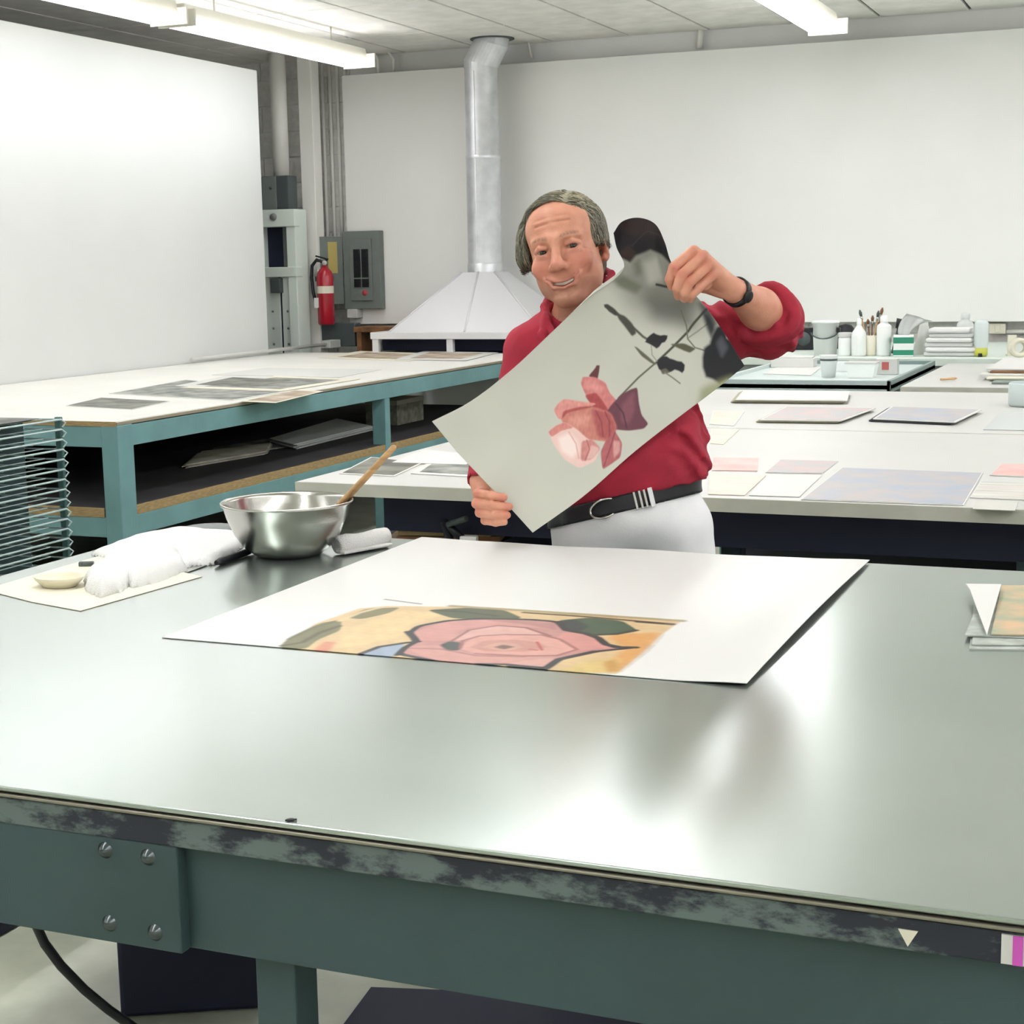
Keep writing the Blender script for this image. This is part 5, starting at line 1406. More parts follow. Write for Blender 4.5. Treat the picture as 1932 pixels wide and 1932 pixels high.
child('hair', hv, hF, vcol_mat('grey_hair', 0.55, bump=0.35, bscale=300), hc, 'grey hair combed back from a high forehead')

# ---- red shirt
def torso_sdf(off=0.0):
    s = Sdf()
    lean = rotm(0, 0, math.radians(13))
    s.ell((0.0782, -0.2518, -0.1200), (0.178 + off, 0.175 + off, 0.118 + off), 0.05, lean)
    s.ell((0.1483, -0.4232, -0.1100), (0.168 + off, 0.150 + off, 0.122 + off), 0.06, lean)
    s.ell((0.1502, -0.4880, -0.1050), (0.158 + off, 0.09 + off, 0.120 + off), 0.05, lean)
    return s
def build_shirt():
    s = torso_sdf(0.006)
    s.cap(NB, (-0.0727, -0.2082, -0.1200), 0.062, 0.056, 0.04); s.cap(NB, (0.1962, -0.1421, -0.1200), 0.062, 0.060, 0.04)
    s.cap((-0.0751, -0.2129, -0.1200), (-0.1140, -0.3795, -0.0900), 0.056, 0.052, 0.03); s.cap((-0.1140, -0.3795, -0.0900), (-0.1769, -0.4990, 0.0480), 0.050, 0.036, 0.02)
    s.cap((0.2009, -0.1457, -0.1200), (0.3700, -0.1655, -0.0800), 0.064, 0.060, 0.03); s.cap((0.3700, -0.1655, -0.0800), (0.4662, -0.1613, -0.0550), 0.060, 0.055, 0.02); s.cap((0.4662, -0.1613, -0.0550), (0.4474, -0.1449, -0.0180), 0.054, 0.054, 0.015)
    def folds(P_, d):
        x, y, z = P_[:, 0], P_[:, 1], P_[:, 2]
        w = vnoise(P_, 20, 1) * 0.0045 + np.abs(vnoise(P_, 26, 4)) * 0.006 - 0.002 + vnoise(P_, 70, 6) * 0.0012
        arm = sstep(0.20, 0.26, x)
        w += arm * (np.sin(x * 105 + y * 75 + 4 * vnoise(P_, 22)) * 0.0048 + np.abs(vnoise(P_, 55, 7)) * 0.006 - 0.003)
        return d + w
    s.fn(folds)
    # neck opening, cuff openings
    s.cap(h2f((0, -0.05, -0.02)), NB, 0.060, 0.058, 0.004, 's')
    s.cap((0.0152, -0.1127, -0.0100), (0.0050, -0.2129, 0.0200), 0.040, 0.006, 0.006, 's')
    s.cap((-0.1813, -0.5103, 0.0550), (-0.1863, -0.5307, 0.0800), 0.034, 0.05, 0.003, 's')
    # rolled cuff round the raised forearm near the elbow
    cc = np.array((0.4497, -0.1414, -0.0180)); a = np.array((0.3477, -0.0980, 0.1150)) - np.array((0.4700, -0.1572, -0.0500)); a /= np.linalg.norm(a)
    u = np.cross(a, (0, 0, 1.0)); u /= np.linalg.norm(u); w_ = np.cross(a, u)
    for ring, rad, th in ((0.0, 0.056, 0.013), (0.022, 0.060, 0.010)):
        pr = None
        for i in range(25):
            t_ = 2 * math.pi * i / 24
            q = cc + a * (ring + 0.006 * math.sin(2 * t_ + 1)) + (u * math.cos(t_) + w_ * math.sin(t_)) * (rad + 0.004 * math.sin(3 * t_))
            if pr is not None: s.cap(pr, q, th, th, 0.010)
            pr = q
    # lower hem: blouses over the belt
    nb_ = np.array((-math.sin(math.radians(-13.5)), math.cos(math.radians(-13.5)), 0.0)); nb_ = np.array((0.235, 0.972, 0.0)) * np.array((-1, 1, 1))
    pb = np.array((0.1710, -0.5209, 0.0000))
    def hem(P_, d): return np.maximum(d, -((P_ - pb) @ nb_) + 0.003 * vnoise(P_, 50))
    s.fn(hem)
    # collar: two standing flaps with points
    for pts, r in (([(0.0534, -0.0561, -0.1700), (0.0055, -0.0600, -0.1680), (-0.0302, -0.0778, -0.1250), (-0.0429, -0.1071, -0.0800), (-0.0370, -0.1460, -0.0280), (-0.0195, -0.1841, 0.0050)], 0.0075), ([(-0.0004, -0.0597, -0.1700), (0.0474, -0.0358, -0.1700), (0.0888, -0.0141, -0.1400), (0.1080, -0.0311, -0.1050), (0.0886, -0.0721, -0.0550), (0.0564, -0.1239, -0.0120), (0.0306, -0.1715, 0.0050)], 0.0075)):
        for p, q in zip(pts[:-1], pts[1:]): s.cap(p, q, r, r, 0.006)
        lowp = [tuple(np.array(p) + np.array((0.0, -0.022, -0.004))) for p in pts]
        for p, q in zip(lowp[:-1], lowp[1:]): s.cap(p, q, r, r, 0.012)
    pts = [(-0.0414, -0.1376, -0.0400), (-0.0490, -0.1787, -0.0020), (-0.0334, -0.2168, 0.0140)]
    for p, q in zip(pts[:-1], pts[1:]): s.cap(p, q, 0.009, 0.007, 0.012)
    return s
sv, sF = polygonise(build_shirt(), np.arange(-0.27, 0.56, 0.0042), np.arange(-0.60, 0.02, 0.0042), np.arange(-0.27, 0.17, 0.0042))
sv = relax(sv, sF, 1, 0.5)
M_shirt = mat('red_cotton', (178, 40, 62), 0.85, var=0.10, vscale=14, bump=0.25, bscale=500)
child('shirt', sv, sF, M_shirt, None, 'wine red button shirt with rolled left sleeve')
# ---- trousers and belt
LEGS = (((0.0709, -0.6174, -0.1150), (-1.20, 3.36, 0.06)), ((0.2381, -0.6115, -0.1150), (-0.92, 3.44, 0.06)))
def hips():
    s = torso_sdf(-0.004)
    s.ell((0.1459, -0.5702, -0.1100), (0.166, 0.11, 0.122), 0.05)
    for hp, ft in LEGS:
        hp = np.array(hp); ft = np.array(to_fig(ft)); kn = hp * 0.5 + ft * 0.5 + np.array((0, 0.02, 0.015))
        s.cap(hp, kn, 0.098, 0.080, 0.03); s.cap(kn, ft, 0.080, 0.062, 0.03)
    s.p = s.p[2:]
    return s
nb_ = np.array((-0.235, 0.972, 0.0)); pb = np.array((0.1710, -0.5312, 0.0000))
def trousers():
    s = hips()
    s.fn(lambda P_, d: d + vnoise(P_, 20, 2) * 0.003 + vnoise(P_, 45, 9) * 0.0015)
    s.fn(lambda P_, d: np.maximum(d, ((P_ - pb) @ nb_) - 0.004))
    def cuff(P_, d):
        return np.maximum(d, -((P_ @ FR.T + FO)[:, 2] - 0.07))
    s.fn(cuff)
    return s
tv, tF = polygonise(trousers(), np.arange(-0.17, 0.42, 0.006), axis(FOOT[1] - 0.05, -0.40, 0.012, [(-0.75, -0.4, 0.005)]), np.arange(-0.34, 0.14, 0.006))
tv = relax(tv, tF, 1, 0.5)
child('trousers', tv, tF, mat('white_cotton', (246, 247, 248), 0.85, var=0.03, vscale=10, bump=0.08, bscale=300), None, 'white cotton trousers')
def beltsdf():
    s = hips()
    s.fn(lambda P_, d: np.maximum(d - 0.006, np.abs((P_ - pb) @ nb_ - 0.002) - 0.0185))
    return s
ev_, eF = polygonise(beltsdf(), np.arange(-0.17, 0.42, 0.004), np.arange(-0.66, -0.40, 0.0035), np.arange(-0.34, 0.14, 0.004))
child('belt', ev_, eF, mat('black_leather', (16, 16, 24), 0.4), None, 'black leather belt')
# belt keepers, loop and buckle sit on the belt front
hp_s = hips()
def on_belt(u_, off=0.007):
    """point on the belt surface in front, at figure x"""
    y_ = pb[1] - (u_ - pb[0]) * nb_[0] / nb_[1]
    zs = np.linspace(0.2, -0.2, 400)
    P_ = np.stack([np.full(400, u_), np.full(400, y_), zs], 1)
    d = hp_s.ev(P_)
    i = int(np.argmax(d < off))
    return np.array((u_, y_, zs[i]))
def belt_bit(name, px, w, h, m, depth=0.004, offset=0.008):
    p = on_belt(px, offset)
    mb = MB()
    q = Vector(to_world(p[None])[0])
    M_ = Matrix([list(r) for r in FR]) .to_4x4()
    mb.box(-w / 2, w / 2, -h / 2, h / 2, -depth, depth, 0.001)
    T_ = Matrix.Translation(q) @ M_ @ Matrix.Rotation(math.radians(13.6), 4, 'Z')
    bmesh.ops.transform(mb.bm, matrix=T_, verts=mb.bm.verts[:])
    return obj(name, mb, m, body)
sil = mat('silver_metal', (206, 206, 200), 0.2, metal=1.0)
X_ = lambda u: (u - 1065) / 3026.8 * 3.44
for u in (1197, 1207, 1216):
    belt_bit('belt_keeper', X_(u) + 0.001, 0.005, 0.040, sil)
belt_bit('belt_loop', X_(1228), 0.010, 0.042, MATS['white_cotton'], 0.004, 0.010)
p = on_belt(X_(1140), 0.010)
ring = [Vector(to_world((p + np.array((0.030 * math.cos(a), 0.020 * math.sin(a) - 0.0 + 0.24 * 0.030 * math.cos(a), -0.010 * math.cos(a) ** 2)))[None])[0]) for a in [2 * math.pi * k / 24 for k in range(24)]]
obj('buckle', MB().tube(ring, 0.0026, 8, closed=True), sil, body)
# shoes
for hp, ft in LEGS:
    b = Vector(ft)
    mb = MB()
    mb.loft([[(b.x + dx * 0.045 * w, b.y + 0.07 - l, z) for dx, z in ((-1, 0.0), (1, 0.0), (1, 0.03), (0.6, hgt), (-0.6, hgt), (-1, 0.03))] for l, w, hgt in ((0.0, 0.75, 0.07), (0.08, 0.9, 0.10), (0.16, 1.0, 0.075), (0.24, 1.0, 0.05), (0.285, 0.6, 0.035))], smooth=True)
    obj('shoe', mb, M_brown, body)
# ---- wristwatch
a = np.array((0.3477, -0.0980, 0.1150)) - np.array((0.4137, -0.1258, 0.0300)); a /= np.linalg.norm(a)
wc = np.array((0.3557, -0.1010, 0.1050)); u = np.cross(a, (0, 0, 1.0)); u /= np.linalg.norm(u); w_ = np.cross(a, u)
def band(r0, h, th):
    vs, fs = [], []
    n = 40
    for i in range(n):
        t_ = 2 * math.pi * i / n
        dr = u * math.cos(t_) + w_ * math.sin(t_)
        for (k, e) in ((-1, 0), (1, 0), (1, 1), (-1, 1)):
            vs.append(wc + a * (h / 2 * k) + dr * (r0 + th * e))
    for i in range(n):
        j = (i + 1) % n
        for k in range(4): fs.append((i * 4 + k, i * 4 + (k + 1) % 4, j * 4 + (k + 1) % 4, j * 4 + k))
    return np.array(vs), np.array(fs)
v, F = band(0.0285, 0.016, 0.003)
wt = child('watch_strap', v, F, M_black, None, 'black watch strap')
fd = np.array((0.55, -0.35, 0.8)); fd = fd - a * (fd @ a); fd /= np.linalg.norm(fd)
wcw = to_world((wc + fd * 0.030)[None])[0]
obj('watch_case', MB().lathe(Vector(wcw), [(0, 0.0), (0.013, 0.0), (0.0135, 0.004), (0.011, 0.006), (0, 0.006)], 20, tuple(FR @ fd)), M_black, wt)

# ------------------------------------------------------------ art helpers: flat printed colour on fine sheets
def raster(U, Vv, base, layers):
    col = np.tile(lin(base), U.shape + (1,)).astype(float)
    for kind, pts, c, f in layers:
        if kind == 'curve':                    # polygon with rounded corners
            for _ in range(2):
                pts = [q for (x0, y0), (x1, y1) in zip(pts, pts[1:] + pts[:1]) for q in ((.87 * x0 + .13 * x1, .87 * y0 + .13 * y1), (.13 * x0 + .87 * x1, .13 * y0 + .87 * y1))]
            kind = 'poly'
        if kind == 'poly':
            a = 1 - sstep(-f, f, poly_sd(U, Vv, pts))
        else:                                  # line with width
            w = kind
            d = np.full(U.shape, 1e9)
            for (x0, y0), (x1, y1) in zip(pts[:-1], pts[1:]):
                ex, ey = x1 - x0, y1 - y0
                t_ = np.clip(((U - x0) * ex + (Vv - y0) * ey) / max(ex * ex + ey * ey, 1e-9), 0, 1)
                d = np.minimum(d, np.hypot(U - x0 - ex * t_, Vv - y0 - ey * t_))
            a = 1 - sstep(w / 2 - f, w / 2 + f, d)
        alpha = 1.0
        if len(c) == 4: alpha = c[3]
        col = col + (lin(c[:3]) - col) * (a * alpha)[..., None]
    return col
def grid_sheet(name, P3, col, m, label, cat, thick=0.0006, parent=None):
    ns, nt_ = P3.shape[:2]
    dS = np.gradient(P3, axis=0); dT = np.gradient(P3, axis=1)
    N = np.cross(dS, dT); N /= np.linalg.norm(N, axis=2, keepdims=True)
    a = P3.reshape(-1, 3); b = (P3 - N * thick).reshape(-1, 3)
    I = np.arange(ns * nt_).reshape(ns, nt_)
    q = np.stack([I[:-1, :-1], I[1:, :-1], I[1:, 1:], I[:-1, 1:]], -1).reshape(-1, 4)
    n = ns * nt_
    rim = np.concatenate([I[:, 0], I[-1, 1:], I[-2::-1, -1], I[0, -2:0:-1]])
    r2 = np.roll(rim, -1)
    side = np.stack([rim, rim + n, r2 + n, r2], 1)
    F = np.concatenate([q, q[:, ::-1] + n, side])
    v = np.concatenate([a, b])
    o_ = v.mean(0); o_[2] = v[:, 2].min()
    c = np.concatenate([col.reshape(-1, 3)] * 2)
    o = link(name, mesh_from(name, v - o_, F, c), m, None, tuple(o_))
    return tag(o, label, cat)
def spline(pts, n):
    """smooth curve through points, n samples evenly along it"""
    P_ = np.array(pts, float)
    L = np.concatenate([[0], np.cumsum(np.linalg.norm(np.diff(P_, axis=0), axis=1))]); L /= L[-1]
    m_ = np.gradient(P_, L, axis=0)
    x = np.linspace(0, 1, n)
    i = np.clip(np.searchsorted(L, x, side='right') - 1, 0, len(L) - 2)
    h = (L[i + 1] - L[i])[:, None]; t_ = ((x - L[i]) / (L[i + 1] - L[i]))[:, None]
    return (2*t_**3 - 3*t_**2 + 1) * P_[i] + (t_**3 - 2*t_**2 + t_) * h * m_[i] + (-2*t_**3 + 3*t_**2) * P_[i + 1] + (t_**3 - t_**2) * h * m_[i + 1]

# ------------------------------------------------------------ the held print (design units of its own, s along, t across)
def held_print():
    ns, nt_ = 560, 330
    # each rim: design coordinates + place in the figure frame
    A = [(815,795), (880,762), (960,702), (1040,628), (1110,562), (1178,500), (1164,468), (1158,440)]
    A3 = [(-0.2775, -0.3732, 0.1500), (-0.2071, -0.3360, 0.1320), (-0.1194, -0.2690, 0.1180), (-0.0313, -0.1872, 0.1150), (0.0456, -0.1152, 0.1200), (0.1196, -0.0488, 0.1320), (0.1028, -0.0174, 0.1540), (0.0945, 0.0083, 0.1820)]
    Bc = [(1005,1005), (1100,937), (1200,850), (1290,780), (1350,735), (1405,690)]
    B3 = [(-0.0698, -0.6027, 0.1100), (0.0351, -0.5276, 0.1080), (0.1452, -0.4317, 0.1120), (0.2438, -0.3549, 0.1180), (0.3094, -0.3057, 0.1220), (0.3694, -0.2565, 0.1250)]
    Cc = [(815,795), (862,852), (905,898), (950,945), (1005,1005)]
    C3 = [(-0.2775, -0.3732, 0.1500), (-0.2268, -0.4347, 0.1320), (-0.1799, -0.4849, 0.1220), (-0.1305, -0.5365, 0.1160), (-0.0698, -0.6027, 0.1100)]
    Dc = [(1158,440), (1172,420), (1200,411), (1235,422), (1253,455), (1264,490), (1290,535), (1322,568), (1362,622), (1405,690)]
    D3 = [(0.0945, 0.0083, 0.1820), (0.1098, 0.0306, 0.1780), (0.1407, 0.0418, 0.1700), (0.1797, 0.0320, 0.1580), (0.1999, -0.0029, 0.1520), (0.2124, -0.0401, 0.1460), (0.2413, -0.0886, 0.1420), (0.2767, -0.1241, 0.1380), (0.3213, -0.1826, 0.1320), (0.3694, -0.2565, 0.1250)]
    def coons(a, b, c, d):
        a, b, c, d = spline(a, ns), spline(b, ns), spline(c, nt_), spline(d, nt_)
        s = np.linspace(0, 1, ns)[:, None, None]; t_ = np.linspace(0, 1, nt_)[None, :, None]
        return (1 - t_) * a[:, None] + t_ * b[:, None] + (1 - s) * c[None] + s * d[None] - ((1 - s) * (1 - t_) * a[0] + (1 - s) * t_ * b[0] + s * (1 - t_) * a[-1] + s * t_ * b[-1])
    UV = coons(A, Bc, Cc, Dc)
    P3 = to_world(coons(A3, B3, C3, D3).reshape(-1, 3)).reshape(ns, nt_, 3)
    z = lambda *p: [(780 + x / 2.927, 660 + y / 2.927) for x, y in p]
    olive, dark = (74, 74, 54), (40, 38, 46)
    L = [
        ('curve', [(1160,520), (1215,462), (1275,480), (1330,570), (1310,625), (1230,605), (1180,570)], (104, 106, 98, 0.7), 34),
        ('curve', [(1215,565), (1300,570), (1310,620), (1230,605)], (96, 98, 92, 0.7), 20),
        ('curve', [(1155,532), (1172,522), (1210,545), (1198,560), (1165,545)], (104, 110, 84, 0.85), 7),
        ('curve', [(1190,500), (1206,492), (1212,520), (1198,525)], (112, 116, 96, 0.7), 8),
        ('curve', [(1212,500), (1245,490), (1255,535), (1222,545)], (196, 198, 186, 0.8), 11),
        ('poly', [(1140,420), (1172,492), (1186,500), (1200,488), (1232,478), (1250,486), (1275,508), (1270,430), (1240,395), (1180,390)], (16, 14, 24), 4),
        ('curve', [(1165,428), (1215,405), (1252,430), (1262,470), (1235,450), (1190,448)], (52, 34, 32, 0.85), 9),
        ('curve', [(1172,482), (1190,468), (1202,482), (1186,500)], (62, 42, 38, 0.8), 5),
        (2.2, [(1196,470), (1225,440), (1248,448)], (70, 64, 66, 0.6), 1.6),
        (4.6, [(1238,543), (1255,546), (1280,547)], (40, 42, 38), 1.6),
        (4.6, [(1345,570), (1328,590), (1300,628), (1268,658), (1240,684)], (62, 62, 46), 1.4),
        (3.4, [(1240,684), (1205,714), (1168,752)], (92, 88, 62), 1.3),
        (4.4, [(1142,582), (1165,598), (1190,618), (1212,638), (1232,650)], (78, 78, 60), 1.4),
        ('curve', [(1138,578), (1146,577), (1158,586), (1170,599), (1160,600), (1148,592)], (52, 52, 44), 1.6),
        ('curve', [(1162,594), (1178,600), (1192,614), (1200,632), (1192,638), (1178,620), (1166,606)], (70, 70, 58), 2),
        ('poly', [(1216,648), (1221,639), (1227,634), (1232,631), (1238,634), (1245,636), (1252,635), (1259,636), (1258,642), (1254,648), (1248,650), (1243,657), (1238,660), (1232,656), (1225,652)], (18, 15, 24), 1.5),
        (2.0, [(1228,655), (1230,672), (1240,684)], (150, 150, 130), 1.0),
        ('curve', [(1196,656), (1202,658), (1222,674), (1240,690), (1230,688), (1210,674)], (96, 92, 70), 1.6),
        ('poly', [(1238,686), (1244,679), (1250,675), (1257,674), (1263,678), (1270,680), (1278,683), (1286,684), (1292,690), (1291,700), (1287,705), (1280,701), (1273,699), (1266,703), (1258,705), (1250,703), (1243,698)], (18, 16, 26), 1.5),
        ('curve', [(1246,700), (1256,696), (1264,704), (1250,708)], (96, 88, 70), 1.6),
        (2.6, [(1254,704), (1268,713), (1283,724)], (120, 116, 92), 1.1),
        (2.6, [(1288,590), (1297,618), (1298,642), (1312,658), (1335,664)], (104, 104, 80), 1.2),
        (2.4, [(1300,640), (1318,628), (1336,612)], (132, 132, 110), 1.5),
        ('curve', [(1262,652), (1290,650), (1314,660), (1302,668), (1290,664)], (86, 84, 58), 1.8),
        ('curve', [(1318,570), (1345,585), (1356,612), (1342,630), (1330,606)], (50, 56, 60, 0.9), 9),
        ('poly', [(1326,676), (1330,658), (1340,650), (1344,634), (1352,618), (1362,612), (1370,624), (1372,638), (1384,644), (1392,656), (1406,664), (1425,690), (1390,722), (1372,716), (1358,724), (1345,716), (1332,712), (1326,694)], (8, 9, 20), 4),
        ('curve', [(1326,588), (1340,600), (1350,622), (1342,640), (1334,618)], (26, 30, 38, 0.9), 5),
        ('curve', [(1352,648), (1362,634), (1374,656), (1362,676)], (96, 98, 110, 0.6), 6),
        ('curve', [(1322,732), (1388,706), (1345,756), (1318,765)], (146, 150, 96, 0.8), 10),
        # the rose
        ('curve', z((968,150), (1002,110), (1012,92), (1030,92), (1026,130), (1018,170), (990,165)), (104, 44, 48), 1.4),
        ('curve', z((925,190), (935,155), (1000,155), (1062,185), (1085,240), (1130,290), (1060,345), (985,300), (945,240)), (214, 120, 116), 1.6),
        ('curve', z((940,180), (990,170), (1040,200), (1050,240), (1000,240), (950,215)), (226, 140, 134), 5),
        ('curve', z((945,255), (1010,240), (1050,290), (1095,360), (1010,340)), (178, 62, 64), 2),
        ('curve', z((1105,295), (1150,250), (1200,222), (1238,210), (1248,300), (1262,360), (1300,408), (1275,436), (1190,448), (1100,440), (1070,340)), (110, 54, 70), 1.6),
        ('curve', z((1150,310), (1200,250), (1222,240), (1225,340), (1190,410), (1150,400)), (136, 74, 88), 6),
        (3.0, z((1120,300), (1160,350), (1180,430)), (84, 38, 56), 1.6),
        ('curve', z((775,335), (800,300), (835,275), (920,288), (1015,300), (960,330), (862,342), (830,392), (800,382)), (230, 146, 136), 1.6),
        ('curve', z((830,340), (920,318), (1010,312), (950,345), (860,352), (818,392)), (186, 74, 68), 2),
        ('curve', z((815,395), (850,352), (920,335), (1000,318), (1092,350), (1128,432), (1085,510), (960,495), (880,445)), (212, 126, 110), 2),
        ('curve', z((850,400), (900,360), (980,360), (960,420), (900,430)), (226, 148, 130), 7),
        ('curve', z((985,325), (1092,350), (1126,432), (1092,505), (1020,485), (1000,400)), (182, 82, 82), 5),
        (2.6, z((1010,340), (1040,400), (1050,480)), (158, 58, 64), 1.5),
        (2.6, z((1060,345), (1085,400), (1085,480)), (150, 56, 64), 1.5),
        ('curve', z((745,455), (790,420), (835,402), (905,440), (962,492), (1036,540), (1005,615), (920,655), (840,610), (780,530)), (240, 200, 190), 1.8),
        ('curve', z((745,455), (790,420), (835,402), (888,432), (820,448), (765,485)), (218, 130, 120), 1.6),
        ('curve', z((800,490), (860,462), (905,500), (915,560), (880,600), (820,560)), (248, 226, 216), 6),
        (2.2, z((860,455), (900,520), (915,600)), (226, 168, 158), 1.5),
        ('curve', z((930,505), (990,495), (1038,545), (985,606), (925,616)), (212, 134, 126), 2),
        ('curve', z((985,525), (1032,545), (992,602), (958,602)), (230, 182, 172), 3),
        (2.2, z((960,500), (975,550), (950,610)), (188, 96, 94), 1.4),
        ('curve', z((1035,565), (1062,505), (1115,448), (1156,515), (1146,592), (1095,630), (1046,662)), (184, 92, 96), 1.6),
        ('curve', z((1105,500), (1142,505), (1144,560), (1108,600)), (218, 154, 148), 3),
        (2.4, z((1115,455), (1090,540), (1055,640)), (150, 62, 72), 1.5),
    ]
    col = raster(UV[..., 0], UV[..., 1], (200, 201, 186), L)
    lum = col @ np.array((0.3, 0.59, 0.11)); col = col + (lum[..., None] - col) * 0.14
    pq = np.stack([UV[..., 0] * .01, UV[..., 1] * .01, UV[..., 0] * 0], -1).reshape(-1, 3)
    pink = np.clip((col[..., 0] - col[..., 1] * 1.35) * 4, 0, 1)[..., None]
    pn = vnoise(pq, 3, 3).reshape(ns, nt_, 1) * 0.03 + pink * (vnoise(pq, 22, 1) * 0.10 + vnoise(pq * np.array((1, .4, 1)), 60, 4) * 0.07).reshape(ns, nt_, 1)
    col = np.clip(col * (1 + pn), 0, 1)
    o = grid_sheet('rose_print', P3[:, ::-1], col[:, ::-1], vcol_mat('print_ink', 0.5), 'curling sheet printed with a drooping pink rose, held up by the man', 'print', 0.0008)
held_print()

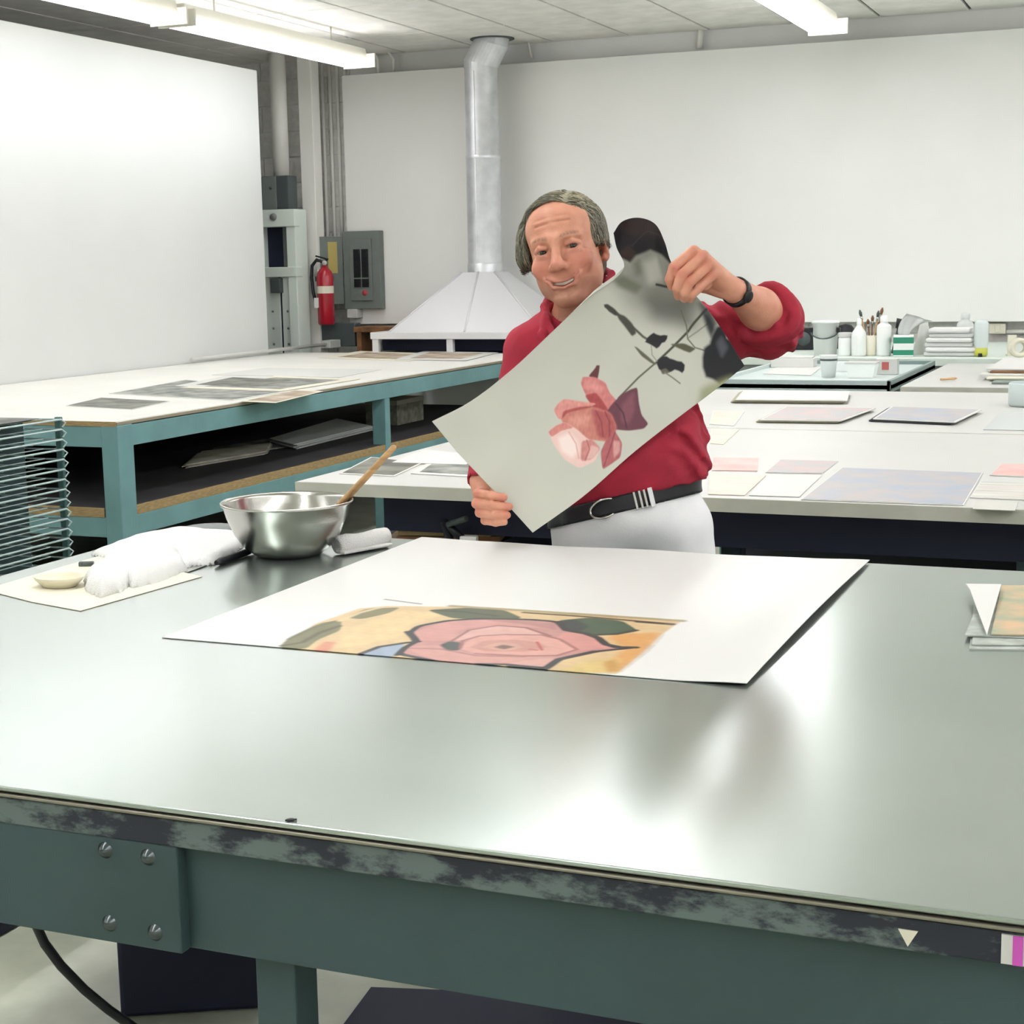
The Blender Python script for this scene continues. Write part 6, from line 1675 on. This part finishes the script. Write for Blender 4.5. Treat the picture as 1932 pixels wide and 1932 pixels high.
# ------------------------------------------------------------ the sheet with the painted rose on the table
def table_print():
    x0, x1, y0, y1 = -1.503, -0.533, 2.138, 3.119
    ns, nt_ = 420, 420
    X, Y = np.meshgrid(np.linspace(x0, x1, ns), np.linspace(y0, y1, nt_), indexing='ij')
    sx = (X - x0) / (x1 - x0); sy = (Y - y0) / (y1 - y0)
    Zz = 0.9318 + 0.010 * sstep(0.88, 1.0, sx) * (0.4 + 0.6 * np.sin(sy * 3.1)) + 0.004 * sstep(0.15, 0, sx) * sy + 0.002 * np.sin(sx * 9) ** 2 * sstep(0.93, 1, sy)
    P3 = np.stack([X, Y, Zz], -1)
    bk = (38, 44, 50)
    rose = [(-1.1301, 2.2918), (-1.1373, 2.3399), (-1.1086, 2.3906), (-1.0688, 2.4190), (-0.9820, 2.4411), (-0.9305, 2.4399), (-0.8939, 2.3854), (-0.8566, 2.3743), (-0.8305, 2.3552), (-0.8045, 2.3150), (-0.7782, 2.2960), (-0.7497, 2.3067), (-0.8020, 2.2615), (-0.8366, 2.2008), (-0.8355, 2.1426), (-0.8601, 2.1346), (-0.8932, 2.1472), (-0.9385, 2.1366), (-0.9702, 2.1193), (-1.0253, 2.1366), (-1.0828, 2.1557), (-1.0921, 2.1978), (-1.0924, 2.2379), (-1.1063, 2.2588)]
    rs = rose
    for _ in range(2):
        rs = [p for (ax_, ay_), (bx_, by_) in zip(rs, rs[1:] + rs[:1]) for p in ((.85 * ax_ + .15 * bx_, .85 * ay_ + .15 * by_), (.15 * ax_ + .85 * bx_, .15 * ay_ + .85 * by_))]
    L = [
        ('poly', [(-1.2830, 2.1470), (-1.3106, 2.3022), (-1.2958, 2.4318), (-1.2576, 2.4665), (-1.0906, 2.5073), (-0.7363, 2.5135), (-0.7382, 2.3959), (-0.7295, 2.2442), (-0.7276, 2.1457), (-0.8238, 2.1302), (-0.9603, 2.1211), (-1.1327, 2.1278), (-1.2715, 2.1307)], (226, 198, 150), 0.003),
        ('curve', [(-1.2022, 2.1500), (-1.2358, 2.3172), (-1.2224, 2.4472), (-1.1343, 2.4379), (-1.1549, 2.3429), (-1.1301, 2.2755), (-1.1565, 2.2032)], (236, 208, 156), 0.01),
        ('curve', [(-1.2864, 2.1459), (-1.3016, 2.1995), (-1.3059, 2.3089), (-1.2833, 2.3442), (-1.2462, 2.2714), (-1.2496, 2.2001), (-1.2367, 2.1419), (-1.2717, 2.1276)], (124, 122, 84), 0.003),
        (0.01, [(-1.2830, 2.1470), (-1.2642, 2.1764), (-1.2714, 2.2468), (-1.2636, 2.2998)], (84, 82, 56), 0.004),
        (0.008, [(-1.2961, 2.1900), (-1.2983, 2.2802), (-1.2856, 2.3328)], (104, 104, 74), 0.004),
        ('curve', [(-1.2845, 2.3581), (-1.2847, 2.4353), (-1.2305, 2.4636), (-1.2300, 2.4115), (-1.2526, 2.3574)], (132, 128, 92), 0.003),
        (0.01, [(-1.2820, 2.3340), (-1.2798, 2.4014), (-1.2658, 2.4487)], (226, 206, 160), 0.004),
        ('curve', [(-1.2217, 2.1362), (-1.2334, 2.1926), (-1.2134, 2.1959), (-1.1912, 2.1265)], (224, 150, 122), 0.006),
        ('curve', [(-1.1787, 2.4572), (-1.1052, 2.5027), (-1.0494, 2.4977), (-0.9910, 2.4436), (-1.0590, 2.4150), (-1.1092, 2.4098)], (84, 94, 70), 0.003),
        (0.008, [(-1.1680, 2.4568), (-1.1127, 2.4631), (-1.0413, 2.4491)], (58, 66, 54), 0.003),
        (0.014, [(-1.1502, 2.5001), (-1.0069, 2.5036), (-0.7344, 2.5071)], (176, 160, 120), 0.004),
        (0.01, [(-1.0089, 2.4883), (-0.9017, 2.4895), (-0.7434, 2.4802)], (84, 74, 56), 0.003),
        (0.012, [(-0.8015, 2.4790), (-0.7425, 2.4771)], (60, 54, 44), 0.003),
        ('curve', [(-0.8214, 2.3693), (-0.7421, 2.4206), (-0.7306, 2.3024), (-0.7284, 2.1481), (-0.7591, 2.1785), (-0.7626, 2.2920)], (226, 168, 98), 0.01),
        ('curve', [(-0.8116, 2.1342), (-0.7909, 2.2100), (-0.7514, 2.2371), (-0.7322, 2.1495), (-0.7768, 2.1322)], (222, 196, 126), 0.012),
        ('curve', [(-0.7677, 2.2035), (-0.7555, 2.2286), (-0.7294, 2.1611), (-0.7425, 2.1501)], (206, 156, 80), 0.008),
        ('curve', [(-0.9334, 2.4477), (-0.8889, 2.4864), (-0.8278, 2.4776), (-0.7818, 2.4178), (-0.8076, 2.3834), (-0.8391, 2.3669), (-0.8902, 2.3734)], (70, 98, 78), 0.003),
        ('curve', [(-0.9287, 2.4405), (-0.9048, 2.4655), (-0.8646, 2.4180), (-0.8717, 2.3743), (-0.8974, 2.3826)], (40, 60, 62), 0.006),
        ('curve', [(-1.1409, 2.1325), (-1.1377, 2.1892), (-1.1052, 2.2244), (-1.0782, 2.1425), (-1.1159, 2.1245)], (162, 180, 202), 0.003),
        ('poly', rs, (200, 146, 140), 0.003),
        ('curve', [(-1.1267, 2.3012), (-1.1043, 2.3902), (-1.0166, 2.4284), (-0.9229, 2.4302), (-0.9149, 2.3886), (-1.0175, 2.3831), (-1.0591, 2.3428), (-1.0448, 2.2595), (-1.0904, 2.2417)], (216, 158, 150), 0.005),
        ('curve', [(-1.0506, 2.4142), (-0.9872, 2.4342), (-0.9229, 2.4302), (-0.9076, 2.3793), (-0.9667, 2.4026)], (188, 136, 132), 0.008),
        ('curve', [(-1.0461, 2.2623), (-1.0483, 2.3362), (-1.0127, 2.3812), (-0.9618, 2.3804), (-0.9162, 2.3422), (-0.9903, 2.3185), (-1.0282, 2.2649)], (226, 180, 170), 0.005),
        ('curve', [(-0.8935, 2.3723), (-0.8478, 2.3706), (-0.8023, 2.3034), (-0.7773, 2.2933), (-0.8295, 2.2585), (-0.8885, 2.3287)], (220, 156, 148), 0.004),
        ('curve', [(-1.0954, 2.1967), (-1.0535, 2.2286), (-0.9915, 2.1912), (-0.8942, 2.2023), (-0.8466, 2.2177), (-0.8423, 2.1514), (-0.9040, 2.1562), (-0.9698, 2.1264), (-1.0301, 2.1466)], (214, 160, 150), 0.005),
        ('curve', [(-0.9020, 2.1513), (-0.8478, 2.2116), (-0.8413, 2.1489), (-0.8682, 2.1374)], (222, 174, 162), 0.005),
        ('curve', [(-1.0121, 2.2205), (-1.0167, 2.2908), (-0.9802, 2.3218), (-0.9184, 2.3383), (-0.8830, 2.3241), (-0.8311, 2.2669), (-0.8485, 2.2229), (-0.8963, 2.2074), (-0.9754, 2.1964)], (226, 170, 158), 0.004),
        ('curve', [(-0.9969, 2.2285), (-0.9915, 2.2766), (-0.9517, 2.2989), (-0.9086, 2.2939), (-0.8795, 2.2664), (-0.8982, 2.2303), (-0.9594, 2.2105)], (206, 150, 138), 0.005),
        ('curve', [(-0.9805, 2.2338), (-0.9669, 2.2720), (-0.9338, 2.2733), (-0.9142, 2.2521), (-0.9358, 2.2241)], (216, 168, 150), 0.005),
        ('curve', [(-0.9609, 2.2401), (-0.9530, 2.2610), (-0.9294, 2.2533), (-0.9391, 2.2320)], (124, 92, 86), 0.005),
        ('curve', [(-1.0473, 2.2275), (-1.0436, 2.2568), (-1.0171, 2.2528), (-1.0033, 2.2053), (-1.0200, 2.1969)], (62, 72, 70), 0.004),
        (0.006, [(-1.0403, 2.2578), (-1.0448, 2.3373), (-1.0134, 2.3827), (-0.9624, 2.3819), (-0.9039, 2.3397)], (150, 98, 96), 0.003),
        (0.006, [(-1.0076, 2.2189), (-1.0248, 2.2659), (-1.0115, 2.3053), (-0.9746, 2.3268), (-0.9195, 2.3412), (-0.8803, 2.3218), (-0.8318, 2.2667), (-0.8475, 2.2203), (-0.8942, 2.2023), (-0.9699, 2.1923)], (160, 102, 98), 0.003),
        (0.005, [(-0.9086, 2.2939), (-0.8818, 2.2460)], (190, 84, 74), 0.002),
        (0.005, [(-0.9029, 2.2467), (-0.8884, 2.2424)], (196, 100, 88), 0.002),
        (0.005, [(-1.0896, 2.1925), (-1.0346, 2.2042), (-0.9654, 2.1821), (-0.8921, 2.1972)], (168, 112, 106), 0.004),
        (0.011, rs + [rs[0]], bk, 0.0025),
        (0.013, [(-1.1357, 2.2950), (-1.1063, 2.2588), (-1.0924, 2.2379)], bk, 0.0025),
        (0.013, [(-0.9264, 2.4395), (-0.8939, 2.3854), (-0.8561, 2.3728), (-0.8254, 2.3489), (-0.7990, 2.3106), (-0.7727, 2.3008), (-0.7497, 2.3067)], bk, 0.0025),
        (0.014, [(-0.8020, 2.2615), (-0.8362, 2.1996), (-0.8355, 2.1426), (-0.8917, 2.1435)], bk, 0.0025),
        (0.011, [(-1.1399, 2.1343), (-1.1330, 2.1876), (-1.1052, 2.2244), (-1.0891, 2.2390)], bk, 0.0025),
        (0.01, [(-1.0823, 2.1471), (-1.0921, 2.1978)], bk, 0.0025),
        (0.009, [(-1.0816, 2.1532), (-1.0253, 2.1366)], bk, 0.0025),
        (0.012, [(-0.7857, 2.4182), (-0.8076, 2.3834), (-0.8391, 2.3669)], (52, 64, 56), 0.003),
        (0.006, [(-1.2876, 2.5157), (-1.2427, 2.5060), (-1.2091, 2.4990)], (140, 138, 128), 0.002),
    ]
    col = raster(X, Y, (224, 225, 221), L)
    dab = (vnoise(np.stack([X, Y, X * 0], -1).reshape(-1, 3), 55, 2) * 0.05 + vnoise(np.stack([X, Y, X * 0], -1).reshape(-1, 3), 160, 6) * 0.035).reshape(ns, nt_, 1)
    white = (np.abs(col - lin((224, 225, 221))).sum(-1, keepdims=True) < 0.02)
    col = np.clip(col * np.where(white, 1, 0.86 + dab), 0, 1)
    grid_sheet('painted_rose_sheet', P3, col, vcol_mat('damp_ink_paper', 0.38), 'large white sheet with a painted pink rose lying on the metal table', 'print', 0.0012)
table_print()
